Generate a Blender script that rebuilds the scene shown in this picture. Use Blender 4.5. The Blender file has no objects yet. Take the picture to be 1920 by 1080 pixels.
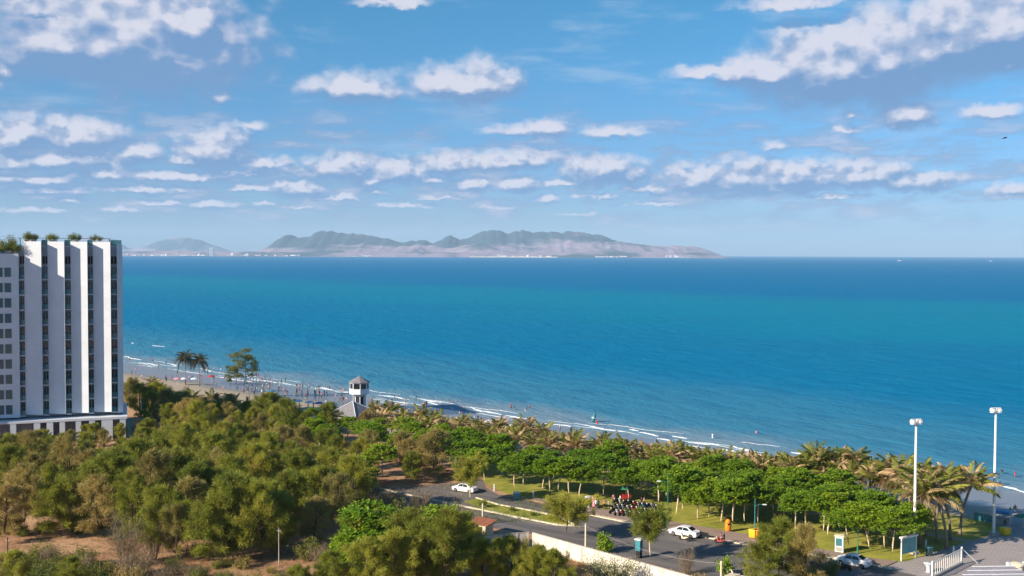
import bpy, math, random
import numpy as np
from mathutils import Matrix, Vector
R = math.radians
sc = bpy.context.scene
COL = sc.collection
rng = np.random.default_rng(7)
random.seed(7)

# ------------------------------------------------------------------ camera
H, F = 40.0, 2000.0                      # camera height (m), focal length in photo pixels
PITCH, ROLL = math.atan(64.6 / F), 0.0035
CAMR = Matrix.Rotation(math.pi / 2 - PITCH, 3, 'X') @ Matrix.Rotation(ROLL, 3, 'Z')
cd = bpy.data.cameras.new('camera'); cam = bpy.data.objects.new('camera', cd); COL.objects.link(cam)
cam.matrix_world = Matrix.Translation((0, 0, H)) @ CAMR.to_4x4()
cd.sensor_width = 36; cd.lens = 36 * F / 1920; cd.clip_start = 1; cd.clip_end = 120000
sc.camera = cam

# ------------------------------------------------------------------ sun, exposure
SUN_EL = R(26)
SH = Vector((-0.865, -0.50, 0)).normalized()              # horizontal direction towards the sun
SUN_AZ = math.atan2(SH.x, SH.y) % (2 * math.pi)
sd = bpy.data.lights.new('sun', 'SUN'); sun = bpy.data.objects.new('sun', sd); COL.objects.link(sun)
sd.energy = 5.0; sd.angle = R(0.53); sd.color = (1.0, 0.86, 0.68)
sv = Vector((SH.x * math.cos(SUN_EL), SH.y * math.cos(SUN_EL), math.sin(SUN_EL)))
sun.rotation_euler = sv.to_track_quat('Z', 'Y').to_euler(); sun.location = (-200, -140, 160)
vs = sc.view_settings
vs.view_transform = 'Standard'; vs.look = 'None'; vs.exposure = 0.75; vs.gamma = 1.0; vs.use_curve_mapping = False
sc.cycles.use_denoising = True
sc.cycles.max_bounces = 6; sc.cycles.diffuse_bounces = 3; sc.cycles.transparent_max_bounces = 8
sc.cycles.volume_bounces = 3; sc.cycles.caustics_reflective = False; sc.cycles.caustics_refractive = False

# ------------------------------------------------------------------ pixel helpers
def ray(px, py):
    return (CAMR @ Vector(((px - 960) / F, -(py - 540) / F, -1))).normalized()
def P(px, py, z=0.0):
    d = ray(px, py); t = (z - H) / d.z
    return Vector((d.x * t, d.y * t, z))
def at_dist(px, py, Y):
    d = ray(px, py); t = Y / d.y
    return Vector((d.x * t, Y, H + d.z * t))
def proj(v):
    c = CAMR.transposed() @ (Vector(v) - Vector((0, 0, H)))
    return 960 + F * c.x / -c.z, 540 - F * c.y / -c.z
def h_at(px, py, base):                                    # height over ground of a pixel above a base point
    return max(0.3, at_dist(px, py, base.y).z - base.z)

# ------------------------------------------------------------------ world: sky with cumulus
wd = bpy.data.worlds.new('World'); sc.world = wd; wd.use_nodes = True
nt = wd.node_tree; N = nt.nodes; L = nt.links
for n in list(N): N.remove(n)
def sky_dir(px, py):
    d = ray(px, py); return math.atan2(d.x, d.y), math.asin(d.z)
CLOUDS = [  # centre x, base y, half width, height above base (photo pixels), density
 (235,118,150,95,1.0),(130,112,95,62,.9),(350,85,48,75,1.0),(375,40,20,40,.9),(0,150,26,40,.5),(330,135,90,40,.8),(90,40,90,30,.55),
 (665,182,85,38,.75),(860,180,95,42,.85),(905,172,60,44,.9),(420,190,42,22,.55),(470,243,40,18,.5),
 (985,252,95,17,.6),(1022,250,32,24,.9),(1145,256,70,20,.65),
 (1335,142,75,18,.85),(1440,156,75,40,.95),(1560,160,95,72,1.0),(1660,148,95,82,1.0),(1620,158,140,40,1.),(1850,92,110,78,1.0),(1780,100,60,45,.95),(1905,130,45,24,.8),(1812,135,34,20,.7),
 (1700,230,42,36,.9),(1860,216,50,20,.75),(1580,250,36,16,.6),(1598,216,22,10,.45),(1450,278,24,14,.45),
 (1490,12,110,18,.7),(740,10,70,14,.7),(80,6,110,14,.7),
 (38,275,44,42,.95),(155,275,58,40,.95),(110,240,32,22,.6),(100,312,150,30,.85),(262,300,48,30,.75),(405,308,55,52,.95),(345,308,60,20,.6),(490,316,70,22,.7),
 (330,340,130,20,.7),(640,330,58,32,.85),(565,366,52,26,.9),(745,338,54,32,.9),(60,345,110,20,.75),(470,360,60,12,.7),
 (845,322,55,30,.9),(940,314,95,26,.9),(1000,306,50,14,.8),(885,356,48,20,.9),(972,356,40,22,.85),(1130,338,70,34,.95),(1215,362,70,18,.75),
 (1310,354,58,34,.95),(1400,352,72,40,.95),(1490,350,72,36,.95),(1610,344,80,32,.95),(1720,352,66,24,.95),(1895,364,36,18,.8),(1450,362,160,18,.7),(1120,372,80,10,.5),
 (20,318,60,22,.8),(200,335,90,22,.8),(440,330,70,20,.8),(540,325,50,16,.7),(690,345,60,16,.75),(800,345,60,16,.7),(1060,350,60,14,.7),(90,362,90,16,.7),(270,362,110,16,.7),(620,376,80,10,.65),(760,388,70,8,.6),(60,398,80,8,.6),(1240,384,80,8,.5),(1560,372,90,8,.6),
 (1022,380,30,14,.75),(130,380,36,12,.7),(400,390,40,14,.75),(300,384,55,10,.6),(700,362,30,14,.7),(500,384,30,8,.6),(830,376,60,10,.5),(1370,372,70,8,.5),(560,392,40,6,.5),(230,396,50,8,.5),(930,392,60,6,.4),(1080,404,60,6,.4),
]
def vm(nt, op, a, b=None):
    n = nt.nodes.new('ShaderNodeVectorMath'); n.operation = op
    for i, x in enumerate((a, b)):
        if x is None: continue
        if isinstance(x, (tuple, list, Vector)): n.inputs[i].default_value = x
        else: nt.links.new(x, n.inputs[i])
    return n.outputs['Value'] if op in ('LENGTH', 'DOT_PRODUCT') else n.outputs[0]
def ma(nt, op, a, b=None, c=None, clamp=False):
    n = nt.nodes.new('ShaderNodeMath'); n.operation = op; n.use_clamp = clamp
    for i, x in enumerate((a, b, c)):
        if x is None: continue
        if isinstance(x, (int, float)): n.inputs[i].default_value = x
        else: nt.links.new(x, n.inputs[i])
    return n.outputs[0]
def smooth(nt, v, a, b, lo=0., hi=1.):
    n = nt.nodes.new('ShaderNodeMapRange'); n.interpolation_type = 'SMOOTHSTEP'
    nt.links.new(v, n.inputs[0])
    for i, x in enumerate((a, b, lo, hi)): n.inputs[i + 1].default_value = x
    return n.outputs[0]
def mixc(nt, f, a, b, mode='MIX'):
    n = nt.nodes.new('ShaderNodeMix'); n.data_type = 'RGBA'; n.blend_type = mode
    for i, x in ((0, f), (6, a), (7, b)):
        if isinstance(x, (int, float)): n.inputs[i].default_value = x
        elif isinstance(x, (tuple, list)): n.inputs[i].default_value = (*x[:3], 1)
        else: nt.links.new(x, n.inputs[i])
    return n.outputs[2]
FLAT = [nt]                                             # node trees whose noise is sampled in two dimensions (sky directions)
def noise(nt, vec, scale, detail=4, rough=.55, dist=0., color=False):
    n = nt.nodes.new('ShaderNodeTexNoise'); n.noise_dimensions = '2D' if nt in FLAT else '3D'; nt.links.new(vec, n.inputs['Vector'])
    n.inputs['Scale'].default_value = scale; n.inputs['Detail'].default_value = detail
    n.inputs['Roughness'].default_value = rough; n.inputs['Distortion'].default_value = dist
    return n.outputs['Color' if color else 'Fac']
# group: cloud density at a sky direction given as (azimuth, elevation)
cg = bpy.data.node_groups.new('cloud_density', 'ShaderNodeTree')
cg.interface.new_socket('Dir', in_out='INPUT', socket_type='NodeSocketVector')
cg.interface.new_socket('Density', in_out='OUTPUT', socket_type='NodeSocketFloat')
FLAT.append(cg); gi = cg.nodes.new('NodeGroupInput'); go = cg.nodes.new('NodeGroupOutput')
p0 = gi.outputs[0]
st = vm(cg, 'MULTIPLY', p0, (1, 1.5, 1))
w1 = vm(cg, 'SUBTRACT', noise(cg, st, 34, 4, .5, color=True), (.5, .5, .5))
w1 = vm(cg, 'MULTIPLY', w1, (.034, .014, 0))
sp0 = cg.nodes.new('ShaderNodeSeparateXYZ'); cg.links.new(p0, sp0.inputs[0])
wf = ma(cg, 'MINIMUM', ma(cg, 'MAXIMUM', ma(cg, 'MULTIPLY_ADD', sp0.outputs[1], 4.6, .12), .12), 1.0)      # far clouds are smaller, so are their billows
ws = cg.nodes.new('ShaderNodeVectorMath'); ws.operation = 'SCALE'; cg.links.new(w1, ws.inputs[0]); cg.links.new(wf, ws.inputs['Scale'])
w2 = vm(cg, 'MULTIPLY', vm(cg, 'SUBTRACT', noise(cg, st, 85, 4, .55, color=True), (.5, .5, .5)), (.010, .009, 0))
pw = vm(cg, 'ADD', vm(cg, 'ADD', p0, ws.outputs[0]), w2)
cur = None
for cx, by, rx, ry, den in CLOUDS:
    a, e = sky_dir(cx, by - .36 * ry); den = den * .75 + .26 + (.28 if ry > 60 else .10 if ry > 30 else 0)
    sx, sy = 1 / (rx / F * 1.55), 1 / (ry / F * 1.22)
    v = vm(cg, 'SUBTRACT', pw, (a, e, 0)); v = vm(cg, 'MULTIPLY', v, (sx, sy, 0))
    v = vm(cg, 'MAXIMUM', v, vm(cg, 'MULTIPLY', v, (-1, -1.35, 0)))
    d = ma(cg, 'SUBTRACT', den, vm(cg, 'LENGTH', v))
    cur = d if cur is None else ma(cg, 'SMOOTH_MAX', cur, d, .12)
# free-running small cumulus everywhere, flattening towards the horizon like a real cloud deck
sep = cg.nodes.new('ShaderNodeSeparateXYZ'); cg.links.new(pw, sep.inputs[0])
te = ma(cg, 'ADD', ma(cg, 'MAXIMUM', sep.outputs[1], 0.0), .035)
inv = ma(cg, 'DIVIDE', .5, te)
cb = cg.nodes.new('ShaderNodeCombineXYZ')
cg.links.new(ma(cg, 'MULTIPLY', ma(cg, 'SINE', sep.outputs[0]), inv), cb.inputs[0])
cg.links.new(ma(cg, 'MULTIPLY', ma(cg, 'COSINE', sep.outputs[0]), inv), cb.inputs[1])
deck = ma(cg, 'SUBTRACT', ma(cg, 'MULTIPLY', noise(cg, cb.outputs[0], 1.35, 5, .6), 2.6), 1.98)
cur = ma(cg, 'SMOOTH_MAX', cur, deck, .1)
def puffs(scale):                                   # rounded cauliflower cells
    v_ = cg.nodes.new('ShaderNodeTexVoronoi'); v_.voronoi_dimensions = '2D'; v_.feature = 'F1'; v_.inputs['Scale'].default_value = scale
    v_.inputs['Detail'].default_value = 1.5; v_.inputs['Roughness'].default_value = .45; cg.links.new(vm(cg, 'ADD', vm(cg, 'MULTIPLY', p0, (1, 1.25, 1)), vm(cg, 'MULTIPLY', w2, (.6, .6, 0))), v_.inputs['Vector']); return v_.outputs['Distance']
pm_ = cg.nodes.new('ShaderNodeMix'); cg.links.new(smooth(cg, sp0.outputs[1], .07, .15), pm_.inputs[0]); cg.links.new(puffs(64), pm_.inputs[2]); cg.links.new(puffs(34), pm_.inputs[3])
cur = ma(cg, 'ADD', cur, ma(cg, 'MULTIPLY', ma(cg, 'SUBTRACT', .66, pm_.outputs[0]), .34))
fine = ma(cg, 'MULTIPLY', ma(cg, 'SUBTRACT', noise(cg, st, 70, 3, .5), .5), .10)
cur = ma(cg, 'ADD', cur, fine)
cg.links.new(cur, go.inputs[0])
tc = N.new('ShaderNodeTexCoord'); sx = N.new('ShaderNodeSeparateXYZ'); L.new(tc.outputs['Generated'], sx.inputs[0])
az = ma(nt, 'ARCTAN2', sx.outputs[0], sx.outputs[1]); el = ma(nt, 'ARCSINE', sx.outputs[2])
dv = N.new('ShaderNodeCombineXYZ'); L.new(az, dv.inputs[0]); L.new(el, dv.inputs[1])
def density(vec):
    g = N.new('ShaderNodeGroup'); g.node_tree = cg; L.new(vec, g.inputs[0]); return g.outputs[0]
D0 = density(dv.outputs[0])
of = ma(nt, 'MULTIPLY_ADD', ma(nt, 'MAXIMUM', ma(nt, 'MINIMUM', el, .3), 0.0), .058, .003); ov = N.new('ShaderNodeCombineXYZ')
L.new(ma(nt, 'MULTIPLY', of, -.45), ov.inputs[0]); L.new(of, ov.inputs[1])
D1 = density(vm(nt, 'ADD', dv.outputs[0], ov.outputs[0]))         # a little towards the sun and up, farther for nearer clouds
sky = N.new('ShaderNodeTexSky'); sky.sky_type = 'NISHITA'; sky.sun_disc = False
sky.sun_elevation = SUN_EL; sky.sun_rotation = SUN_AZ; sky.air_density = 1.0; sky.dust_density = 0.3; sky.ozone_density = 3.0
blue = mixc(nt, smooth(nt, el, 0.0, .26), (.36, .52, .86), (.235, .67, .84))
skyc = mixc(nt, 1.0, sky.outputs[0], blue, 'MULTIPLY')
alpha = smooth(nt, D0, -.08, .58)
lit = smooth(nt, ma(nt, 'SUBTRACT', D0, D1), -.16, .52)
lit = ma(nt, 'MULTIPLY', lit, smooth(nt, el, -.01, .09, .62, 1.0))
ccol = mixc(nt, smooth(nt, lit, .0, .38), (1.15, 2.15, 3.9), (2.5, 3.1, 4.5)); ccol = mixc(nt, smooth(nt, lit, .34, .95), ccol, (5.1, 5.05, 5.7))
wisp = smooth(nt, noise(nt, vm(nt, 'MULTIPLY', dv.outputs[0], (1, 5, 1)), 7, 5, .6), .52, .80, 0, .40)
skyc = mixc(nt, wisp, skyc, (3.4, 4.3, 5.6))
low = noise(nt, vm(nt, 'MULTIPLY', dv.outputs[0], (1, 4.2, 1)), 15, 6, .6)
band = ma(nt, 'MULTIPLY', smooth(nt, el, .005, .05), smooth(nt, el, .17, .08))
skyc = mixc(nt, ma(nt, 'MULTIPLY', ma(nt, 'MULTIPLY', smooth(nt, low, .40, .62), band), .75), skyc, mixc(nt, smooth(nt, low, .52, .72), (1.6, 2.4, 3.9), (3.6, 3.7, 4.7)))
final = mixc(nt, ma(nt, 'MULTIPLY', alpha, .92), skyc, ccol)
bg = N.new('ShaderNodeBackground'); bg.inputs[1].default_value = .088; L.new(final, bg.inputs[0])
wd.cycles.sampling_method = 'MANUAL'; wd.cycles.sample_map_resolution = 256
wo = N.new('ShaderNodeOutputWorld'); L.new(bg.outputs[0], wo.inputs[0])

# ------------------------------------------------------------------ materials
MATS = {}
def newmat(name):
    m = bpy.data.materials.new(name); m.use_nodes = True
    b = m.node_tree.nodes['Principled BSDF']; MATS[name] = m
    return m, m.node_tree, b
def mat(name, col, rough=.7, metal=0., var=.18, scale=1.5, col2=None, bump=0., spec=.3):
    if name in MATS: return MATS[name]
    m, t, b = newmat(name)
    geo = t.nodes.new('ShaderNodeNewGeometry')
    nz = noise(t, geo.outputs['Position'], scale, 6, .65)
    c2 = col2 or tuple(c * (1 - var) for c in col)
    c1 = col if col2 else tuple(min(1, c * (1 + var * .6)) for c in col)
    t.links.new(mixc(t, smooth(t, nz, .3, .7), c2, c1), b.inputs['Base Color'])
    b.inputs['Roughness'].default_value = rough; b.inputs['Metallic'].default_value = metal
    b.inputs['Specular IOR Level'].default_value = spec
    if bump:
        bn = t.nodes.new('ShaderNodeBump'); bn.inputs['Strength'].default_value = bump; bn.inputs['Distance'].default_value = .1
        t.links.new(noise(t, geo.outputs['Position'], scale * 4, 6, .7), bn.inputs['Height']); t.links.new(bn.outputs[0], b.inputs['Normal'])
    return m
def leafmat(name, ca, cb_, cdry=None, trans=.3, vary=.35):
    m, t, b = newmat(name)
    at = t.nodes.new('ShaderNodeAttribute'); at.attribute_name = 'rnd'
    oi = t.nodes.new('ShaderNodeObjectInfo')
    geo = t.nodes.new('ShaderNodeNewGeometry')
    c = mixc(t, at.outputs['Fac'], ca, cb_)
    if cdry: c = mixc(t, smooth(t, noise(t, geo.outputs['Position'], .45, 3), .52, .72, 0, .75), c, cdry)
    hs = t.nodes.new('ShaderNodeHueSaturation')
    t.links.new(ma(t, 'MULTIPLY_ADD', oi.outputs['Random'], vary, 1 - vary / 2), hs.inputs['Value'])
    t.links.new(ma(t, 'MULTIPLY_ADD', oi.outputs['Random'], -.03, .515), hs.inputs['Hue'])
    t.links.new(c, hs.inputs['Color'])
    t.links.new(hs.outputs[0], b.inputs['Base Color']); b.inputs['Roughness'].default_value = .55; b.inputs['Specular IOR Level'].default_value = .25
    tr = t.nodes.new('ShaderNodeBsdfTranslucent'); t.links.new(hs.outputs[0], tr.inputs[0])
    mx = t.nodes.new('ShaderNodeMixShader'); mx.inputs[0].default_value = trans
    t.links.new(b.outputs[0], mx.inputs[1]); t.links.new(tr.outputs[0], mx.inputs[2])
    t.links.new(mx.outputs[0], t.nodes['Material Output'].inputs[0])
    return m
leafmat('casuarina', (.145, .187, .022), (.41, .415, .055), (.36, .295, .07), .42, .5)
leafmat('casuarina_dry', (.26, .22, .06), (.42, .35, .11), (.36, .27, .11), .35, .4)
leafmat('almond', (.085, .20, .010), (.33, .45, .025), None, .32, .35)
leafmat('almond_bright', (.14, .27, .012), (.34, .46, .03), (.36, .32, .05), .35, .3)
leafmat('shrub', (.10, .14, .025), (.26, .28, .055), (.24, .18, .07), .3, .4)
leafmat('silver_shrub', (.16, .18, .07), (.42, .42, .24), None, .3, .2)
leafmat('twig', (.17, .125, .075), (.30, .235, .15), None, .1, .3)
leafmat('frond_green', (.12, .16, .022), (.34, .33, .07), None, .3, .5)
leafmat('frond_dry', (.33, .23, .11), (.62, .47, .26), None, .25, .5)
leafmat('frond_dark', (.06, .065, .035), (.15, .14, .07), None, .2, .3)
leafmat('dry_grass', (.30, .20, .085), (.50, .37, .17), None, .25, .1)
leafmat('green_grass', (.09, .13, .02), (.20, .24, .04), None, .25, .1)
mat('bark', (.30, .22, .14), .9, scale=3, var=.35); mat('bark_pale', (.62, .49, .33), .85, scale=4, var=.3)
mat('bark_dark', (.11, .085, .06), .9, scale=3, var=.35)
mat('palm_bark', (.28, .22, .16), .9, scale=6, var=.35)
mat('white_paint', (.66, .70, .76), .6, scale=.35, var=.06); mat('white_metal', (.78, .78, .76), .4, scale=3, var=.08)
mat('concrete', (.42, .39, .35), .85, scale=1.2, var=.22); mat('grey_roof', (.22, .21, .23), .8, scale=2, var=.2)
mat('dark_glass', (.015, .02, .025), .08, spec=.6); mat('window_glass', (.06, .15, .18), .06, spec=.7)
mat('teal_glass', (.06, .20, .23), .08, spec=.7, scale=.6); mat('dark_void', (.03, .03, .035), .8)
mat('black', (.02, .02, .022), .6); mat('rubber', (.025, .025, .025), .8); mat('chrome', (.6, .6, .62), .25, metal=1.)
mat('car_white', (.80, .80, .80), .2, var=.03, spec=.5); mat('red', (.50, .04, .035), .5); mat('orange', (.80, .26, .02), .5)
mat('yellow', (.82, .50, .02), .5); mat('green_paint', (.04, .22, .13), .5); mat('teal_paint', (.05, .25, .30), .5); mat('teal_panel', (.14, .36, .36), .6, scale=.8)
mat('blue_paint', (.03, .20, .42), .5); mat('pink', (.70, .28, .33), .7); mat('cream', (.72, .63, .46), .7, var=.15)
mat('skin', (.24, .14, .095), .6); mat('hair', (.02, .015, .012), .6); mat('brick_red', (.30, .11, .06), .85, scale=3, var=.3)
mat('soil_wall', (.66, .62, .55), .9, scale=.8, var=.28); mat('rust', (.20, .11, .07), .8, var=.3); mat('foam', (.66, .71, .76), .95, scale=1.2, var=.35)
mat('light_lens', (.75, .75, .72), .2, spec=.6); mat('tail_lens', (.40, .02, .02), .3); mat('wire', (.10, .10, .10), .7)
mat('dark_teal', (.04, .09, .11), .5); mat('purple_grey', (.33, .31, .36), .8)

# ------------------------------------------------------------------ mesh tools
class MB:
    def __init__(s): s.v = []; s.f = []; s.m = []
    def add(s, vs, fs, mi=0):
        k = len(s.v); s.v += [tuple(x) for x in vs]; s.f += [tuple(i + k for i in f) for f in fs]; s.m += [mi] * len(fs); return s
    def box(s, c, d, rz=0, mi=0, taper=1.0):
        x, y, z = (q / 2 for q in d); vs = []
        for zz, t in ((-z, 1), (z, taper)):
            for a, b in ((-x, -y), (x, -y), (x, y), (-x, y)):
                a *= t; b *= t
                vs.append((c[0] + a * math.cos(rz) - b * math.sin(rz), c[1] + a * math.sin(rz) + b * math.cos(rz), c[2] + zz))
        return s.add(vs, [(3, 2, 1, 0), (4, 5, 6, 7), (0, 1, 5, 4), (1, 2, 6, 5), (2, 3, 7, 6), (3, 0, 4, 7)], mi)
    def prism(s, poly, z0, z1, mi=0):
        n = len(poly); vs = [(x, y, z0) for x, y in poly] + [(x, y, z1) for x, y in poly]
        return s.add(vs, [tuple(range(n))[::-1], tuple(range(n, 2 * n))] + [(i, (i + 1) % n, n + (i + 1) % n, n + i) for i in range(n)], mi)
    def tube(s, pts, rad, n=6, mi=0, cap=True):
        pts = [Vector(p) for p in pts]; vs = []; m = len(pts)
        for i, p in enumerate(pts):
            d = (pts[min(i + 1, m - 1)] - pts[max(i - 1, 0)]).normalized()
            a = d.orthogonal().normalized() if abs(d.z) < .9 else Vector((1, 0, 0)).cross(d).normalized(); b = d.cross(a)
            r = rad[i] if isinstance(rad, (list, tuple)) else rad
            vs += [p + (a * math.cos(6.2832 * k / n) + b * math.sin(6.2832 * k / n)) * r for k in range(n)]
        fs = [(i * n + k, i * n + (k + 1) % n, (i + 1) * n + (k + 1) % n, (i + 1) * n + k) for i in range(m - 1) for k in range(n)]
        if cap: fs += [tuple(range(n))[::-1], tuple(range((m - 1) * n, m * n))]
        return s.add(vs, fs, mi)
    def lathe(s, prof, c=(0, 0, 0), n=10, mi=0, axis='Z'):
        vs = []
        for r, z in prof:
            for k in range(n):
                a = 6.2832 * k / n; x, y = r * math.cos(a), r * math.sin(a)
                q = (x, y, z) if axis == 'Z' else ((x, z, y) if axis == 'Y' else (z, x, y))
                vs.append((c[0] + q[0], c[1] + q[1], c[2] + q[2]))
        m = len(prof)
        return s.add(vs, [(i * n + k, i * n + (k + 1) % n, (i + 1) * n + (k + 1) % n, (i + 1) * n + k) for i in range(m - 1) for k in range(n)] + [tuple(range(n))[::-1], tuple(range((m - 1) * n, m * n))], mi)
    def mesh(s, name, mats, smooth=False):
        me = bpy.data.meshes.new(name); me.from_pydata(s.v, [], s.f)
        for q in ([mats] if isinstance(mats, str) else mats): me.materials.append(MATS[q])
        me.polygons.foreach_set('material_index', s.m)
        if smooth: me.polygons.foreach_set('use_smooth', [True] * len(s.f))
        me.update(); return me
    def build(s, name, mats, parent=None, smooth=False):
        return link(name, s.mesh(name, mats, smooth), parent)
def link(name, me, parent=None, loc=None, rot=None, scale=None):
    o = bpy.data.objects.new(name, me); COL.objects.link(o)
    if parent: o.parent = parent
    if loc is not None: o.location = loc
    if rot is not None: o.rotation_euler = rot
    if scale is not None: o.scale = scale if hasattr(scale, '__len__') else (scale,) * 3
    return o
def tag(o, label, cat, group=None, kind=None):
    if label: o['label'] = label
    if cat: o['category'] = cat
    if group: o['group'] = group
    if kind: o['kind'] = kind
    return o
def thing(name, label, cat, loc=(0, 0, 0), rz=0, group=None, scale=1):
    o = bpy.data.objects.new(name, None); COL.objects.link(o)
    o.empty_display_size = .2
    o.location = loc; o.rotation_euler = (0, 0, rz); o.scale = (scale,) * 3
    return tag(o, label, cat, group)
def quads(name, V, rnd, m):
    """mesh of loose leaf quads: V (n,4,3), one random value per leaf"""
    n = len(V); me = bpy.data.meshes.new(name)
    me.vertices.add(n * 4); me.vertices.foreach_set('co', V.reshape(-1).astype(np.float32))
    me.loops.add(n * 4); me.loops.foreach_set('vertex_index', np.arange(n * 4, dtype=np.int32))
    me.polygons.add(n); me.polygons.foreach_set('loop_start', np.arange(0, n * 4, 4, dtype=np.int32))
    me.update(calc_edges=True)
    a = me.attributes.new('rnd', 'FLOAT', 'POINT'); a.data.foreach_set('value', np.repeat(rnd, 4).astype(np.float32))
    me.materials.append(MATS[m]); return me
def unit(a): return a / (np.linalg.norm(a, axis=-1, keepdims=True) + 1e-9)
def leaves(c, d, length, width, side=None):
    """leaf quads at c along d; diamond-tapered"""
    n = len(c); d = unit(d); s = side if side is not None else np.cross(d, rng.normal(size=(n, 3))); s = unit(s)
    length = np.broadcast_to(length, n)[:, None]; width = np.broadcast_to(width, n)[:, None]
    mid = c + d * length * .55
    return np.stack([c, mid + s * width / 2, c + d * length, mid - s * width / 2], 1)
WORDS = 'zeroth first second third fourth fifth sixth seventh eighth ninth tenth eleventh twelfth thirteenth fourteenth fifteenth sixteenth seventeenth eighteenth nineteenth'.split()
def ordn(i):
    if i < 20: return WORDS[i]
    t = 'x x twent thirt fort fift sixt sevent eight ninet'.split(); h, r = divmod(i, 100)
    if h: return ('', 'two-', 'three-')[h - 1] + ('hundred-and-' + ordn(r) if r else 'hundredth')
    a, b = divmod(r, 10); return t[a] + ('y-' + WORDS[b] if b else 'ieth')
def rank_labels(objs, fmt, end='left'):
    """labels by order across the picture, for things told apart by nothing else"""
    objs = sorted(objs, key=lambda o: proj(o.location)[0])
    for i, o in enumerate(objs): o['label'] = fmt.format(n=ordn(i + 1))

# ================================================================== the setting
SEA = -1.2
S0 = P(1100, 806, SEA); S1 = P(250, 683, SEA)
DA = (S1 - S0); DA.z = 0; DA.normalize(); DN = Vector((-DA.y, DA.x, 0))
if DN.y < 0: DN = -DN
def ac(v): r = Vector((v[0] - S0.x, v[1] - S0.y, 0)); return r.dot(DA), r.dot(DN)
def from_ac(a, c, z=0): q = S0 + DA * a + DN * c; return Vector((q.x, q.y, z))
BEACH0 = -44.0
def beach_z(c):
    if c < BEACH0: return 0.0
    if c < 0: t = (c - BEACH0) / -BEACH0; return .01 - 1.21 * t * t * (1.6 - .6 * t)
    return SEA - .035 * c
def gz(x, y): return beach_z(ac((x, y))[1])
def G(px, py):                                   # point on the real ground or sea bed under a pixel
    z = 0.
    for _ in range(6): p = P(px, py, z); z = max(gz(p.x, p.y), -4)
    return P(px, py, z)
def W(px, py): return P(px, py, SEA)
def struct(o): o['kind'] = 'structure'; return o

def cs_nodes(t):
    """cross-shore distance (m) of a shading point, from its place in the world"""
    geo = t.nodes.new('ShaderNodeNewGeometry'); pos = geo.outputs['Position']
    r = vm(t, 'SUBTRACT', pos, tuple(S0)); return pos, vm(t, 'DOT_PRODUCT', r, tuple(DN)), vm(t, 'DOT_PRODUCT', r, tuple(DA))
# --- ground: dry reddish soil with leaf litter and thin grass
m, t, b = newmat('soil'); pos, c_, a_ = cs_nodes(t)
n1 = noise(t, pos, .09, 6, .6); n2 = noise(t, pos, .8, 8, .7); n3 = noise(t, pos, 4., 6, .7)
col = mixc(t, smooth(t, n1, .38, .62), (.36, .175, .095), (.50, .30, .175))
col = mixc(t, smooth(t, n2, .50, .68, 0, .8), col, (.19, .125, .075))
col = mixc(t, smooth(t, n3, .58, .74, 0, .5), col, (.52, .40, .27))
t.links.new(col, b.inputs['Base Color']); b.inputs['Roughness'].default_value = .95
bn = t.nodes.new('ShaderNodeBump'); bn.inputs['Strength'].default_value = .6; bn.inputs['Distance'].default_value = .15
t.links.new(n2, bn.inputs['Height']); t.links.new(bn.outputs[0], b.inputs['Normal'])
# --- sand, darker and shiny where the waves wet it
m, t, b = newmat('sand'); pos, c_, a_ = cs_nodes(t)
cw = ma(t, 'MULTIPLY_ADD', ma(t, 'SUBTRACT', noise(t, pos, .05, 4), .5), 16, c_)
wet = smooth(t, cw, -25, -15); n2 = noise(t, pos, .7, 7, .7)
col = mixc(t, n2, (.33, .27, .20), (.47, .40, .31)); col = mixc(t, wet, col, (.19, .185, .18))
t.links.new(col, b.inputs['Base Color'])
t.links.new(ma(t, 'MULTIPLY_ADD', wet, -.68, .95), b.inputs['Roughness']); t.links.new(ma(t, 'MULTIPLY_ADD', wet, .5, .2), b.inputs['Specular IOR Level'])
bn = t.nodes.new('ShaderNodeBump'); bn.inputs['Distance'].default_value = .12
t.links.new(ma(t, 'MULTIPLY_ADD', wet, -.55, .6), bn.inputs['Strength']); t.links.new(n2, bn.inputs['Height']); t.links.new(bn.outputs[0], b.inputs['Normal'])
def ac_sheet(name, m, aa, cc, zf):
    v = [tuple(from_ac(a, c, zf(c))) for a in aa for c in cc]; n = len(cc)
    f = [(i * n + j, (i + 1) * n + j, (i + 1) * n + j + 1, i * n + j + 1) for i in range(len(aa) - 1) for j in range(n - 1)]
    q = MB(); q.add(v, f); o = struct(q.build(name, m))
    if o.data.polygons[0].normal.z < 0: o.data.flip_normals()
    return o
AA = [-260, -120, 0, 150, 300, 600, 1200, 2500]
ac_sheet('ground', 'soil', AA, [-520, -300, -150, BEACH0 + 1.0], lambda c: 0)
CC = [BEACH0] + [BEACH0 + 44 * i / 14 for i in range(1, 15)] + [20, 50, 90]
ac_sheet('beach', 'sand', AA, CC, lambda c: beach_z(c) + (.006 if c <= BEACH0 + .1 else 0.004))
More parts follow.
